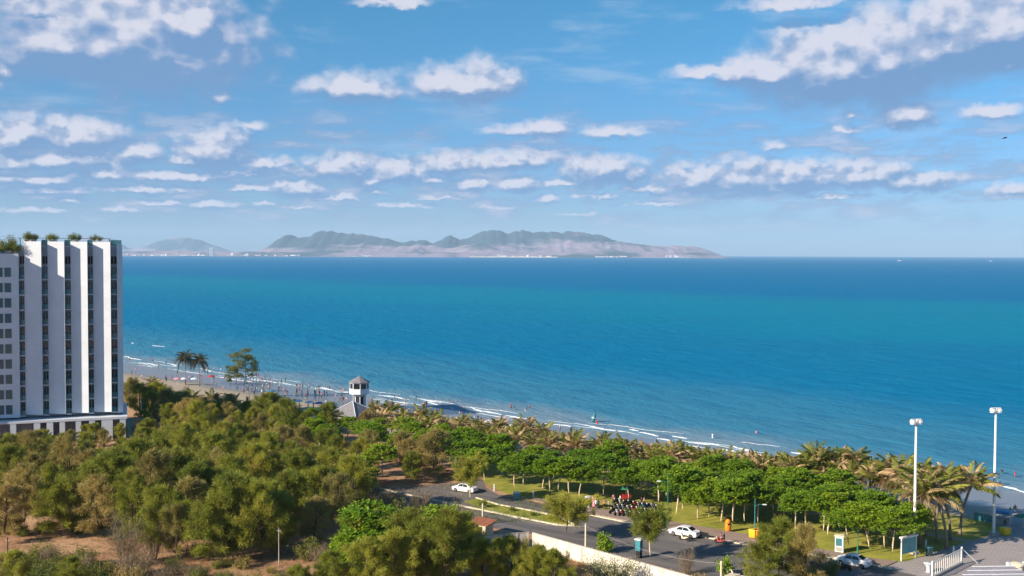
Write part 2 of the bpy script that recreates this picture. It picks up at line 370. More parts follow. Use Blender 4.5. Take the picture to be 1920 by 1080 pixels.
# --- sea
m, t, b = newmat('sea_water'); pos, c_, a_ = cs_nodes(t)
cd_ = t.nodes.new('ShaderNodeVectorMath'); cd_.operation = 'LENGTH'; t.links.new(pos, cd_.inputs[0]); dist = cd_.outputs['Value']
big = noise(t, vm(t, 'MULTIPLY', pos, (.35, 1, 1)), .0026, 4, .5)
cw = ma(t, 'MULTIPLY_ADD', ma(t, 'SUBTRACT', big, .5), 700, c_)
deep, teal = (.000, .155, .350), (.000, .205, .345)
col = mixc(t, smooth(t, cw, 250, 480), (.000, .172, .345), teal)
col = mixc(t, smooth(t, cw, 640, 900), col, deep)
patch = smooth(t, noise(t, vm(t, 'MULTIPLY', pos, (.4, 1, 1)), .012, 4, .55), .45, .65)
col = mixc(t, ma(t, 'MULTIPLY', patch, .35), col, (.004, .175, .30))
cs = ma(t, 'MULTIPLY_ADD', ma(t, 'SUBTRACT', noise(t, pos, .02, 4), .5), 60, c_)
col = mixc(t, smooth(t, cs, 25, 130), (.045, .215, .345), col)
col = mixc(t, smooth(t, cs, -5, 30), (.20, .29, .36), col)
wv = vm(t, 'MULTIPLY', pos, (1, 1, 1))
rot = t.nodes.new('ShaderNodeVectorRotate'); rot.rotation_type = 'Z_AXIS'; rot.inputs['Angle'].default_value = -math.atan2(DA.y, DA.x) + .35
t.links.new(pos, rot.inputs[0]); st = vm(t, 'MULTIPLY', rot.outputs[0], (.38, 1, 1))
h1 = noise(t, st, .16, 6, .62); h2 = noise(t, st, .9, 5, .65)
hh = ma(t, 'ADD', ma(t, 'MULTIPLY', h1, 1.0), ma(t, 'MULTIPLY', h2, .28))
col = mixc(t, ma(t, 'MULTIPLY', smooth(t, h1, .50, .72), .28), col, (.02, .25, .42))
col = mixc(t, ma(t, 'MULTIPLY', smooth(t, h1, .30, .50, 1, 0), .35), col, (.0, .11, .27))
df = t.nodes.new('ShaderNodeBsdfDiffuse'); gl = t.nodes.new('ShaderNodeBsdfGlossy'); gl.inputs['Roughness'].default_value = .22
t.links.new(col, df.inputs[0]); mx = t.nodes.new('ShaderNodeMixShader'); mx.inputs[0].default_value = .032
t.links.new(df.outputs[0], mx.inputs[1]); t.links.new(gl.outputs[0], mx.inputs[2]); t.links.new(mx.outputs[0], t.nodes['Material Output'].inputs[0])
bn = t.nodes.new('ShaderNodeBump'); bn.inputs['Strength'].default_value = .85; bn.inputs['Distance'].default_value = 1.1
t.links.new(hh, bn.inputs['Height']); t.links.new(bn.outputs[0], df.inputs['Normal']); t.links.new(bn.outputs[0], gl.inputs['Normal'])
q = MB(); ring = [(0.0,)]; n = 96; RS = 24000
q.add([(RS * math.cos(6.2832 * k / n), RS * math.sin(6.2832 * k / n), SEA) for k in range(n)], [tuple(range(n))])
# the sea starts at the shore: a half-disc seaward of the waterline
sea_pts = [from_ac(a, -2.0, SEA) for a in (-260, 2500)]
cut = [(x, y, z) for x, y, z in q.v if ac((x, y))[1] > 0]
cut.sort(key=lambda w: math.atan2(w[1] - S0.y, w[0] - S0.x) if True else 0)
poly = [tuple(from_ac(-23000, -2, SEA))] + sorted([w for w in cut], key=lambda w: ac(w)[0]) + [tuple(from_ac(23000, -2, SEA))]
q = MB(); q.add(poly, [tuple(range(len(poly)))]); sea = struct(q.build('sea', 'sea_water'))
if sea.data.polygons[0].normal.z < 0: sea.data.flip_normals()
# breaking waves: lumpy foam crests lying on the water
def foam(pts, width, hgt=.2):
    P3 = [W(*p) for p in pts]; fine = []
    for i in range(len(P3) - 1):
        k = max(3, int((P3[i + 1] - P3[i]).length / .7))
        fine += [P3[i].lerp(P3[i + 1], j / k) for j in range(k)]
    fine.append(P3[-1]); n = len(fine); q = MB(); vs = []; ph = rng.uniform(0, 9)
    for i, p in enumerate(fine):
        e = math.sin(math.pi * (i + .4) / (n + .2)) ** .5; wob = .55 + .45 * math.sin(i * 1.1 + ph) * math.sin(i * .37 + ph) + rng.uniform(-.25, .25)
        w = max(.05, .62 * width * e * (.35 + .75 * wob)); off = DN * (.5 * math.sin(i * .31 + ph) + rng.uniform(-.12, .12))
        for k, (s, z) in enumerate(((-.5, -.02), (-.2, .7), (.15, 1.), (.5, -.02))):
            u = p + off + DN * (s * w * (1 + .3 * rng.uniform(-1, 1))); vs.append((u.x, u.y, SEA + .012 + hgt * e * z * rng.uniform(.5, 1.1) if z > 0 else SEA - .02))
    fs = [(i * 4 + k, (i + 1) * 4 + k, (i + 1) * 4 + k + 1, i * 4 + k + 1) for i in range(n - 1) for k in range(3)]
    q.add(vs, fs); o = q.build('foam', 'foam', sea)
    return o
FOAM = [([(710,741),(735,744),(765,749)],1.1),([(787,748),(810,752),(833,755)],2.6),([(800,755),(828,760)],1.2),([(880,763),(905,771),(940,778)],2.8),
 ([(945,779),(990,785)],.9),([(1022,794),(1070,800)],1.2),([(1092,797),(1130,804),(1178,811)],2.2),([(1197,811),(1237,818)],1.8),([(1260,818),(1290,822)],1.2),
 ([(1292,829),(1348,835)],1.3),([(1372,838),(1425,848)],1.6),([(1485,848),(1515,853)],1.2),([(1744,884),(1758,887)],1.5),([(1690,884),(1752,895)],1.0),
 ([(1810,909),(1850,916)],1.3),([(1880,913),(1925,925)],1.2),([(1838,921),(1856,924)],1.0),([(246,643),(252,644)],2.),([(286,648),(308,650)],2.2),([(232,668),(262,675)],1.8),
 ([(262,680),(300,686)],1.2),([(318,683),(334,687)],1.6),([(383,694),(398,697)],2.),([(470,711),(520,718)],1.0),([(596,727),(628,731)],1.3),([(640,735),(652,737)],1.2),
 ([(742,754),(764,757)],1.),([(842,764),(852,768)],1.),([(850,783),(890,789)],.8),([(1140,819),(1190,826)],.7),([(1230,823),(1262,828)],.7),([(1346,842),(1380,848)],.8),([(1268,833),(1325,842)],.7),
 ([(1560,866),(1620,874)],.9),([(1180,805),(1200,808)],.8),([(1400,848),(1440,856)],.8),([(700,752),(760,760)],.6),([(560,733),(640,744)],.6),([(400,706),(470,716)],.6)]
for pts, w in FOAM: foam(pts, w)
for c0 in (-3.2, -1.0, 2.2, 5.5, 9.5):                     # thin swash lines left by spent waves
    a = -75.
    while a < 300:
        l = rng.uniform(6, 26); k0 = [from_ac(a + l * j / 4, c0 + 1.6 * math.sin((a + l * j / 4) * .05 + c0) + rng.uniform(-.4, .4), SEA) for j in range(5)]
        foam([proj(v) for v in k0], rng.uniform(.35, .8), .06); a += l + rng.uniform(2, 24)

# --- roads, pavement, lawn and plaza as stacked sheets
def sheet(name, pix, z, m, tri=True):
    import bmesh
    bm = bmesh.new(); vs = [bm.verts.new((P(*p, 0).x, P(*p, 0).y, z)) for p in pix]
    f = bm.faces.new(vs); bmesh.ops.triangulate(bm, faces=[f])
    for f in bm.faces:
        if f.normal.z < 0: f.normal_flip()
    me = bpy.data.meshes.new(name); bm.to_mesh(me); bm.free(); me.materials.append(MATS[m]); return struct(link(name, me))
m, t, b = newmat('asphalt'); geo = t.nodes.new('ShaderNodeNewGeometry'); pos = geo.outputs['Position']
ra = t.nodes.new('ShaderNodeVectorRotate'); ra.rotation_type = 'Z_AXIS'; ra.inputs['Angle'].default_value = .62; t.links.new(pos, ra.inputs[0])
lane = noise(t, vm(t, 'MULTIPLY', ra.outputs[0], (.03, .55, 1)), 1, 4, .6)
col = mixc(t, smooth(t, lane, .35, .65), (.115, .105, .105), (.175, .155, .145)); col = mixc(t, smooth(t, noise(t, pos, .5, 7, .7), .52, .7, 0, .55), col, (.085, .08, .082))
t.links.new(col, b.inputs['Base Color']); b.inputs['Roughness'].default_value = .85
m, t, b = newmat('lawn_grass'); geo = t.nodes.new('ShaderNodeNewGeometry'); pos = geo.outputs['Position']
col = mixc(t, smooth(t, noise(t, pos, .18, 6, .65), .35, .62), (.20, .225, .022), (.36, .34, .045)); col = mixc(t, smooth(t, noise(t, pos, .35, 6, .7), .56, .70, 0, .8), col, (.30, .19, .075))
col = mixc(t, smooth(t, noise(t, pos, 3., 5, .7), .5, .7, 0, .4), col, (.09, .12, .015))
t.links.new(col, b.inputs['Base Color']); b.inputs['Roughness'].default_value = .9
bn = t.nodes.new('ShaderNodeBump'); bn.inputs['Strength'].default_value = .7; bn.inputs['Distance'].default_value = .08; t.links.new(noise(t, pos, 6, 4, .7), bn.inputs['Height']); t.links.new(bn.outputs[0], b.inputs['Normal'])
def paving(name, ca, cb2, size, ang):
    m, t, b = newmat(name); geo = t.nodes.new('ShaderNodeNewGeometry'); pos = geo.outputs['Position']
    rr = t.nodes.new('ShaderNodeVectorRotate'); rr.rotation_type = 'Z_AXIS'; rr.inputs['Angle'].default_value = ang; t.links.new(pos, rr.inputs[0])
    ch = t.nodes.new('ShaderNodeTexChecker'); ch.inputs['Scale'].default_value = 1 / size; ch.inputs[1].default_value = (*ca, 1); ch.inputs[2].default_value = (*cb2, 1); t.links.new(vm(t, 'ADD', rr.outputs[0], (0, 0, .37)), ch.inputs[0])
    br = t.nodes.new('ShaderNodeTexBrick'); br.inputs['Scale'].default_value = 1 / size; br.offset = 0; br.inputs['Mortar Size'].default_value = .03; br.inputs['Brick Width'].default_value = 1; br.inputs['Row Height'].default_value = 1
    t.links.new(rr.outputs[0], br.inputs[0])
    c = mixc(t, ma(t, 'MULTIPLY', br.outputs['Fac'], .5), ch.outputs[0], (.12, .10, .09)); c = mixc(t, smooth(t, noise(t, pos, .35, 7, .7), .45, .7, 0, .45), c, tuple(x * .6 for x in ca))
    t.links.new(c, b.inputs['Base Color']); b.inputs['Roughness'].default_value = .85
paving('plaza_paving', (.40, .355, .34), (.31, .275, .275), .52, .55); paving('footway_paving', (.34, .25, .20), (.29, .215, .175), .5, .62)
KERB = [(640,897),(740,923),(829,942),(904,957),(962,969),(1047,985)]           # road side of the planted median
FAR = [(1085,962),(1200,985),(1320,1008),(1420,1026),(1520,1041),(1629,1058),(1672,1068),(1725,1081)]
NEAR = [(1420,1112),(1300,1080),(1200,1052),(1100,1026),(1010,1003),(890,985),(760,955),(640,925),(560,903)]
LANE = [(905,900),(912,915),(935,928),(1000,941)]
sheet('road', [(540,878)] + [(640,897),(740,916),(860,905),(880,893)] + LANE + FAR + [(1990,1160),(1600,1160)] + NEAR, .012, 'asphalt')
LAWN_E = [(905,900),(920,913),(948,925),(1000,934),(1090,950),(1170,962),(1240,978),(1300,986),(1400,1003),(1450,1015),(1560,1035),(1630,1047),(1682,1054),(1704,1052),(1765,1031),(1850,1006),(1876,993)]
sheet('lawn', LAWN_E + [(1862,982),(1800,968),(1700,950),(1600,935),(1450,928),(1300,912),(1150,886),(1000,872),(900,866)], .010, 'lawn_grass')
m_ = MB()
def strip(name, A, B, z, h, m):                                   # raised slab between two pixel lines of the same length
    q = MB(); n = len(A); a = [P(*p) for p in A]; bb = [P(*p) for p in B]
    vs = [(v.x, v.y, z) for v in a] + [(v.x, v.y, z) for v in bb] + [(v.x, v.y, z + h) for v in a] + [(v.x, v.y, z + h) for v in bb]
    fs = []
    for i in range(n - 1):
        fs += [(2 * n + i, 2 * n + i + 1, 3 * n + i + 1, 3 * n + i), (i, i + 1, 2 * n + i + 1, 2 * n + i), (n + i + 1, n + i, 3 * n + i, 3 * n + i + 1)]
    fs += [(0, 2 * n, 3 * n, n), (n - 1, 2 * n - 1, 4 * n - 1, 3 * n - 1)]
    q.add(vs, fs); return struct(q.build(name, m))
pa = [(1000,939),(1087,959.5),(1200,982.5),(1320,1005.5),(1420,1023.5),(1520,1038.5),(1629,1055.5),(1662,1063)]
pb = [(1000,934),(1090,950),(1170,962),(1300,986),(1400,1003),(1500,1024),(1630,1047),(1682,1054)]
strip('pavement', pa, pb, .016, .12, 'footway_paving')
sheet('plaza', [(1629,1058),(1672,1068),(1725,1081),(1990,1160),(2300,1080),(2050,962),(1905,955),(1876,993),(1850,1006),(1765,1031),(1704,1052),(1682,1054)], .02, 'plaza_paving')
sheet('median', [(870,941),(904,955),(962,967),(1047,983),(1075,984),(1040,968),(985,957),(935,948),(895,935)], .03, 'lawn_grass')
def kerb_line(name, pix, w=.32, h=.15, m='cream', z=.012):
    """kerb stones laid end to end; each stone is a piece of its own"""
    root = bpy.data.objects.new(name, None); COL.objects.link(root); struct(root)
    pts = [P(*p) for p in pix]; first = None
    for i in range(len(pts) - 1):
        d = pts[i + 1] - pts[i]; k = max(1, round(d.length / 1.05)); s = d.length / k; ang = math.atan2(d.y, d.x)
        if first is None:
            q = MB(); q.box((0, 0, h / 2), (1, w, h), taper=.985); first = q.mesh('kerb_stone', m)
        for j in range(k):
            p = pts[i].lerp(pts[i + 1], (j + .5) / k)
            link('kerb_stone', first, root, (p.x, p.y, z + rng.uniform(0, .008)), (0, 0, ang + rng.uniform(-.008, .008)), (s - .03, 1, 1))
kerb_line('kerb', FAR[:-1]); kerb_line('kerb', KERB + [(1078,986)], .38); kerb_line('kerb', [(1078,984),(1040,967),(985,956),(935,947),(893,934)], .3)
# --- far coast: hills across the bay
m, t, b = newmat('hill_cover_and_shade'); geo = t.nodes.new('ShaderNodeNewGeometry'); pos = geo.outputs['Position']
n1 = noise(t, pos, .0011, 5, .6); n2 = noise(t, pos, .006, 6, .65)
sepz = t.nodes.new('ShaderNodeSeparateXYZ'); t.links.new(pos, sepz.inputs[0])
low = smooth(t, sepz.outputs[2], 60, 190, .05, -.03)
col = mixc(t, smooth(t, ma(t, 'ADD', n1, low), .44, .58), (.020, .055, .075), (.29, .23, .29)); col = mixc(t, smooth(t, n2, .5, .68, 0, .5), col, (.055, .075, .045))  # forest and dry-grass mottling, with cloud shade, sun patches and haze blue painted in
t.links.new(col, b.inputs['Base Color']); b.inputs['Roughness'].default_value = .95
def vnoise(x, y, seed):
    r = np.random.default_rng(seed); g = r.uniform(-1, 1, (64, 64)); out = 0; amp = 1; f = 1
    for _ in range(5):
        X, Y = x * f, y * f; xi, yi = np.floor(X).astype(int), np.floor(Y).astype(int); fx, fy = X - xi, Y - yi; fx = fx * fx * (3 - 2 * fx); fy = fy * fy * (3 - 2 * fy)
        v = lambda i, j: g[(xi + i) % 64, (yi + j) % 64]
        out = out + amp * ((v(0, 0) * (1 - fx) + v(1, 0) * fx) * (1 - fy) + (v(0, 1) * (1 - fx) + v(1, 1) * fx) * fy); amp *= .5; f *= 2.03
    return out
def hills(name, prof, D, depth, seed, k=1.0):
    xs = np.linspace(prof[0][0], prof[-1][0], 280); ys = np.interp(xs, [p[0] for p in prof], [p[1] for p in prof])
    ny = 44; V = []
    hor = 475.4 + .0035 * (xs - 960)
    Hh = np.maximum(0, (hor - ys) / F * D + 38) * k; Hh = Hh * (1 + .07 * vnoise(xs / 14., xs * 0, seed + 5))
    vv = np.linspace(0, 1, ny)
    X = ((xs - 960) / F)[:, None] * (D + (vv[None, :] - .45) * depth * .0) + 0 * vv[None, :]
    Yw = np.broadcast_to(D + (vv - .45)[None, :] * depth, X.shape)
    sh = np.where(vv < .45, (vv / .45) ** .95, ((1 - vv) / .55) ** .8)[None, :]
    nz = vnoise(X / 420, Yw / 420, seed); nz2 = vnoise(X / 900 + 7, Yw / 600, seed + 1)
    near = (1 - np.exp(-((vv - .45) / .12) ** 2))[None, :]
    Z = Hh[:, None] * sh * (1 + near * (.42 * nz2 + .30 * nz)) + near * sh * 26 * nz
    Z = np.minimum(Z, Hh[:, None] * (.30 + .70 * np.exp(-((vv - .45) / .22) ** 2))[None, :] + 6) ; Z = np.maximum(Z, 0) - 2.2 + 3 * sh
    V = np.stack([X, Yw, Z], -1).reshape(-1, 3); n = ny
    q = MB(); q.add(V.tolist(), [(i * n + j, (i + 1) * n + j, (i + 1) * n + j + 1, i * n + j + 1) for i in range(279) for j in range(n - 1)])
    return struct(q.build(name, 'hill_cover_and_shade', smooth=True))
MAIN = [(485,476),(497,469),(520,453),(538,443),(545,442),(556,447),(580,443),(600,434),(620,431),(640,435),(660,437),(685,438),(700,444),(720,447),(760,453),(790,450),(812,455),(830,448),(845,442),(862,450),(876,447),(890,438),(908,432),(930,433),(946,436),(960,434),(982,433),(1000,437),(1020,432),(1040,434),(1060,436),(1080,435),(1100,438),(1130,443),(1160,452),(1190,457),(1220,461),(1260,461),(1300,462),(1320,466),(1338,477)]
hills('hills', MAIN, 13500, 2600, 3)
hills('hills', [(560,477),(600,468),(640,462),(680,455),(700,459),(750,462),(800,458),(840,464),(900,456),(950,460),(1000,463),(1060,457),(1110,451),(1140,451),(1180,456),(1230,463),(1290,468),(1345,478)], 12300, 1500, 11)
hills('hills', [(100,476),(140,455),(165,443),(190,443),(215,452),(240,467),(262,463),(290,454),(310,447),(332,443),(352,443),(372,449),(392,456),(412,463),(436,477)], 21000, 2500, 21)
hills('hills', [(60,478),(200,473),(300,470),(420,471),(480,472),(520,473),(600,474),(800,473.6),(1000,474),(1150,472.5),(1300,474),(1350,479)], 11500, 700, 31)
# sandy shore and settlement under the hills
q = MB(); q.add([tuple(at_dist(x, 470, 11050).xy) + (SEA + .5 + dz,) for x, dz in ((880, 0), (1045, 0))] + [tuple(at_dist(x, 470, 11150).xy) + (9,) for x in (1045, 880)], [(0, 1, 2, 3)]); struct(q.build('far_beach', 'cream'))
def house_mesh(w, h, d, i):
    q = MB(); q.box((0, 0, h / 2), (w, d, h)); k = .16 * h + 2
    q.add([(-w / 2 - 1, -d / 2 - 1, h + .05), (w / 2 + 1, -d / 2 - 1, h + .05), (w / 2 + 1, d / 2 + 1, h + .05), (-w / 2 - 1, d / 2 + 1, h + .05), (-w / 2 + 2, 0, h + k), (w / 2 - 2, 0, h + k)], [(0, 1, 5, 4), (2, 3, 4, 5), (1, 2, 5), (3, 0, 4), (3, 2, 1, 0)], 1)
    return q.mesh('house', ['white_paint', 'cream' if i % 3 else 'brick_red'])
HM = [house_mesh(w, h, d, i) for i, (w, h, d) in enumerate(((34, 12, 16), (52, 16, 20), (22, 10, 14), (70, 11, 20), (28, 22, 16)))]
hs = []
for x0, x1, n in ((292, 392, 24), (236, 288, 5), (425, 470, 6), (480, 570, 6), (655, 695, 8), (900, 1040, 10), (1118, 1172, 16), (1248, 1292, 7)):
    for k in range(n):
        x = x0 + (x1 - x0) * (k + rng.uniform(.1, .9)) / n; p = at_dist(x, 475, 11120 + rng.uniform(-25, 60)); p.z = 3
        hs.append(tag(link('house', HM[int(rng.integers(5))], None, (p.x, p.y, rng.uniform(3, 9)), (0, 0, rng.uniform(-.4, .4)), rng.uniform(.5, 1.0)), '', 'house', 'white houses along the far shore'))
rank_labels(hs, '{n} tiny white house from the left along the far shore below the hills')
p = at_dist(397, 475, 11050); tb = thing('tower_block', 'pale high-rise block standing alone on the far shore left of the hills', 'building', (p.x, p.y, 3))
q = MB(); q.box((0, 0, 40), (42, 30, 80)); q.build('wall', 'white_paint', tb); q = MB(); q.box((0, 0, 83), (24, 18, 6)); q.build('roof', 'concrete', tb)
q0 = MB(); q0.box((0, 0, 0), (40, .6, 2.6)); wm = q0.mesh('window_band', 'window_glass')
for k in range(15): link('window_band', wm, tb, (0, -15.2, 6 + k * 5))
# haze: still air from the camera out past the hills
q = MB(); q.box((0, 0, 259), (48600, 48600, 528)); hz = q.build('haze', []); hz['kind'] = 'stuff'
m = bpy.data.materials.new('haze_air'); m.use_nodes = True; t = m.node_tree
for nn in list(t.nodes):
    if nn.type != 'OUTPUT_MATERIAL': t.nodes.remove(nn)
pv = t.nodes.new('ShaderNodeVolumePrincipled'); pv.inputs['Color'].default_value = (.62, .82, 1, 1); pv.inputs['Density'].default_value = 4.2e-5; pv.inputs['Anisotropy'].default_value = 0
t.links.new(pv.outputs[0], t.nodes['Material Output'].inputs['Volume']); hz.data.materials.append(m)

# ================================================================== the white hotel
FU = Vector((.94, .341, 0)).normalized(); FN = Vector((FU.y, -FU.x, 0))       # along the front, out of the front
F0 = at_dist(229, 478, 231.0); F0.z = 0
def s_px(px):
    d = ray(px, 478); A = Vector((d.x, d.y)); # ray (0,0)+t*A meets F0+s*FU
    det = -A.x * FU.y + A.y * FU.x
    return (A.x * F0.y - A.y * F0.x) / det * -1 if False else ((A.x * F0.y - A.y * F0.x) / (A.y * FU.x - A.x * FU.y))
def HF(s, t_, z=0): q = F0 + FU * s + FN * t_; return (q.x, q.y, z)
hotel = thing('hotel_building', 'tall white hotel with saw-toothed wall panels and stacked balconies', 'hotel')
ZB, ZT = 5.6, 42.2; NFL = 11; FH = 3.2; Z0 = 5.2
TOOTH = 1.4
def hprism(name, st, z0, z1, m, parent=hotel): q = MB(); q.prism([HF(s, t_)[:2] for s, t_ in st], z0, z1); return q.build(name, m, parent)
sl = s_px(-95); sr = 0.0
hprism('wall', [(sl, -1.9), (sl, -17), (sr, -17), (sr, -1.9)], 4.9, 41.2, 'white_paint')
PAN = [(45, 78), (89, 121), (132, 164), (174, 207)]
BAL = [(35, 45), (78, 89), (121, 132), (164, 174), (207, 219)]
for a, b2 in PAN:
    sa, sb = s_px(a), s_px(b2); hprism('wall_panel', [(sa, 0), (sa, -1.88), (sb, -1.88), (sb, TOOTH)], ZB, ZT, 'white_paint')
hprism('end_wall', [(s_px(219), .5), (s_px(219), -1.88), (sr - .02, -1.88), (sr - .02, .1)], ZB - .4, 41.6, 'white_paint')
wing = hprism('wing_wall', [(sl, .9), (sl, -1.88), (s_px(35), -1.88), (s_px(35), .9)], ZB - .4, 39.6, 'white_paint')
for a, b2 in BAL:
    sa, sb = s_px(a) + .01, s_px(b2) - .01; mid = (sa + sb) / 2
    for k in range(NFL):
        z = Z0 + k * FH
        if k < 10:
            bal = hprism('balcony', [(sa, -.05 if a > 40 else .3), (sa, -1.87), (sb, -1.87), (sb, .15)], z + .0, z + .24, 'white_paint')
            hprism('balustrade', [(sa + .04, -.16), (sa + .04, -.20), (sb - .04, -.02), (sb - .04, .02)], z + .26, z + 1.32, 'teal_glass', bal)
        dz = z + .26
        d = hprism('balcony_door', [(sa + .08, -1.80), (sa + .08, -1.87), (sb - .08, -1.87), (sb - .08, -1.80)], dz, dz + 2.45 if k < 10 else dz + 1.6, 'window_glass' if k < 10 else 'dark_void')
        hprism('mullion', [(mid - .05, -1.76), (mid - .05, -1.795), (mid + .05, -1.795), (mid + .05, -1.76)], dz, dz + 2.4 if k < 10 else dz + 1.5, 'white_metal', d)
for a, b2 in ((9, 20.5), (-6, 5), (-22, -11), (-38, -27)):
    sa, sb = s_px(a), s_px(b2)
    for k in range(10):
        z = Z0 + k * FH + .75
        w_ = hprism('window', [(sa, .93), (sa, .905), (sb, .905), (sb, .93)], z, z + 1.95, 'window_glass', hotel)
        for f in (.0, .33, .66, 1.):
            x = sa + (sb - sa) * f; hprism('mullion', [(x - .03, .97), (x - .03, .932), (x + .03, .932), (x + .03, .97)], z, z + 1.95, 'dark_teal', w_)
        hprism('transom', [(sa, .965), (sa, .933), (sb, .933), (sb, .965)], z + 1.45, z + 1.53, 'dark_teal', w_)
# podium and entrance pillars
hprism('podium_roof', [(sl, 3.35), (sl, -18), (s_px(236), -18), (s_px(236), 3.35)], 4.25, 4.75, 'white_paint')
hprism('podium_wall', [(sl, .2), (sl, -17), (s_px(229), -17), (s_px(229), .2)], 0, 4.24, 'purple_grey')
for a, b2 in ((18, 29), (62, 74), (86, 98), (110, 120), (140, 150), (165, 176), (188, 209), (222, 233)):
    hprism('pillar', [(s_px(a), 3.3), (s_px(a), 1.2), (s_px(b2), 1.2), (s_px(b2), 3.3)], 0, 4.24, 'white_paint')
hprism('side_screen', [(s_px(236) , 3.0), (s_px(236), 2.8), (s_px(243), 2.8), (s_px(243), 3.0)], 0, 4.2, 'teal_paint')
# roof terrace: glass rail between the panels and a dark pergola beam
for a, b2 in ((78, 89), (121, 132), (164, 174), (207, 228)):
    hprism('roof_rail', [(s_px(a), -.4), (s_px(a), -.44), (s_px(b2), -.44), (s_px(b2), -.4)], 41.22, 42.6, 'teal_glass')
hprism('pergola_beam', [(s_px(30), -4), (s_px(30), -4.3), (s_px(206), -4.3), (s_px(206), -4)], 42.9, 43.0, 'black')
for a in (34, 84, 126, 168, 204): hprism('pergola_post', [(s_px(a), -4.05), (s_px(a), -4.2), (s_px(a) + .15, -4.2), (s_px(a) + .15, -4.05)], 41.2, 42.9, 'black')
# the hotel's taller wing, left of the picture, whose shade falls over this front
tw = [HF(s_px(-95), 5.3), HF(s_px(-95), -16), HF(s_px(-95) - 30, -16), HF(s_px(-95) - 30, 5.3)]
q = MB(); q.prism([v[:2] for v in tw], 0, 45.4); q.build('tower_wing', 'white_paint', hotel)

# ================================================================== trees and plants
def limbs_mesh(name, h, r, spec, m, n=7):
    q = MB(); q.tube(spec['trunk'], spec['tr'], n)
    for pts, rr in spec['limbs']: q.tube(pts, rr, 5, 1)
    return q.mesh(name, [m, 'bark_dark' if m != 'bark' else 'bark'], True)
def casuarina(seed, h=9., r=2.9, dens=1., m='casuarina', z0=.16, bark='bark_dark', up=.35):
    g = np.random.default_rng(seed); lean = g.normal(0, .25, 2)
    T = [(lean[0] * (z / h) ** 1.5 + .12 * math.sin(z), lean[1] * (z / h) ** 1.5 + .12 * math.cos(z * 1.3), z) for z in np.linspace(-.1, h * .93, 8)]
    tr = list(np.linspace(.2, .03, 8) * h / 9); limbs = []; C = []; Dd = []; Rn = []
    nl = int(38 * dens)
    for i in range(nl):
        f = z0 + (.96 - z0) * (i + g.uniform(0, 1)) / nl; z = f * h * .93; ang = g.uniform(0, 6.283)
        env = (math.sin(math.pi * min(1, (f - z0 + .16) / (1.12 - z0))) ** .75) * g.uniform(.65, 1.12)
        Lr = r * env; b = np.array([np.interp(z, [p[2] for p in T], [p[0] for p in T]), np.interp(z, [p[2] for p in T], [p[1] for p in T]), z])
        out = np.array([math.cos(ang), math.sin(ang), up * g.uniform(.4, 1.8)]); tip = b + out * Lr; midp = b + out * Lr * .5 + np.array([0, 0, .12 * Lr])
        limbs.append(([b, midp, tip], [.055, .035, .012]))
        for j in range(7):
            s_ = .28 + .8 * (j + g.uniform(0, 1)) / 7; c0 = b + (tip - b) * s_ + g.normal(0, .16, 3); nn = int(64 * dens ** .3); sg = .15 + .11 * (1 - s_); Rn.append(np.clip(g.uniform(0, 1) * .75 + g.uniform(0, .3, nn), 0, 1))
            C.append(c0 + g.normal(0, 1, (nn, 3)) * np.array([sg, sg, sg * 1.05])); dd = out[None, :] * .55 + g.normal(0, .42, (nn, 3)); dd[:, 2] += g.uniform(-1.0, .45, nn) if f < .55 else g.uniform(-.5, .7, nn); Dd.append(dd)
    C = np.concatenate(C); Dd = np.concatenate(Dd); V = leaves(C, Dd, g.uniform(.32, .85, len(C)), g.uniform(.03, .065, len(C)))
    me_t = limbs_mesh('trunk', h, r, {'trunk': T, 'tr': tr, 'limbs': limbs}, bark)
    return me_t, quads('crown', V, np.concatenate(Rn), m)
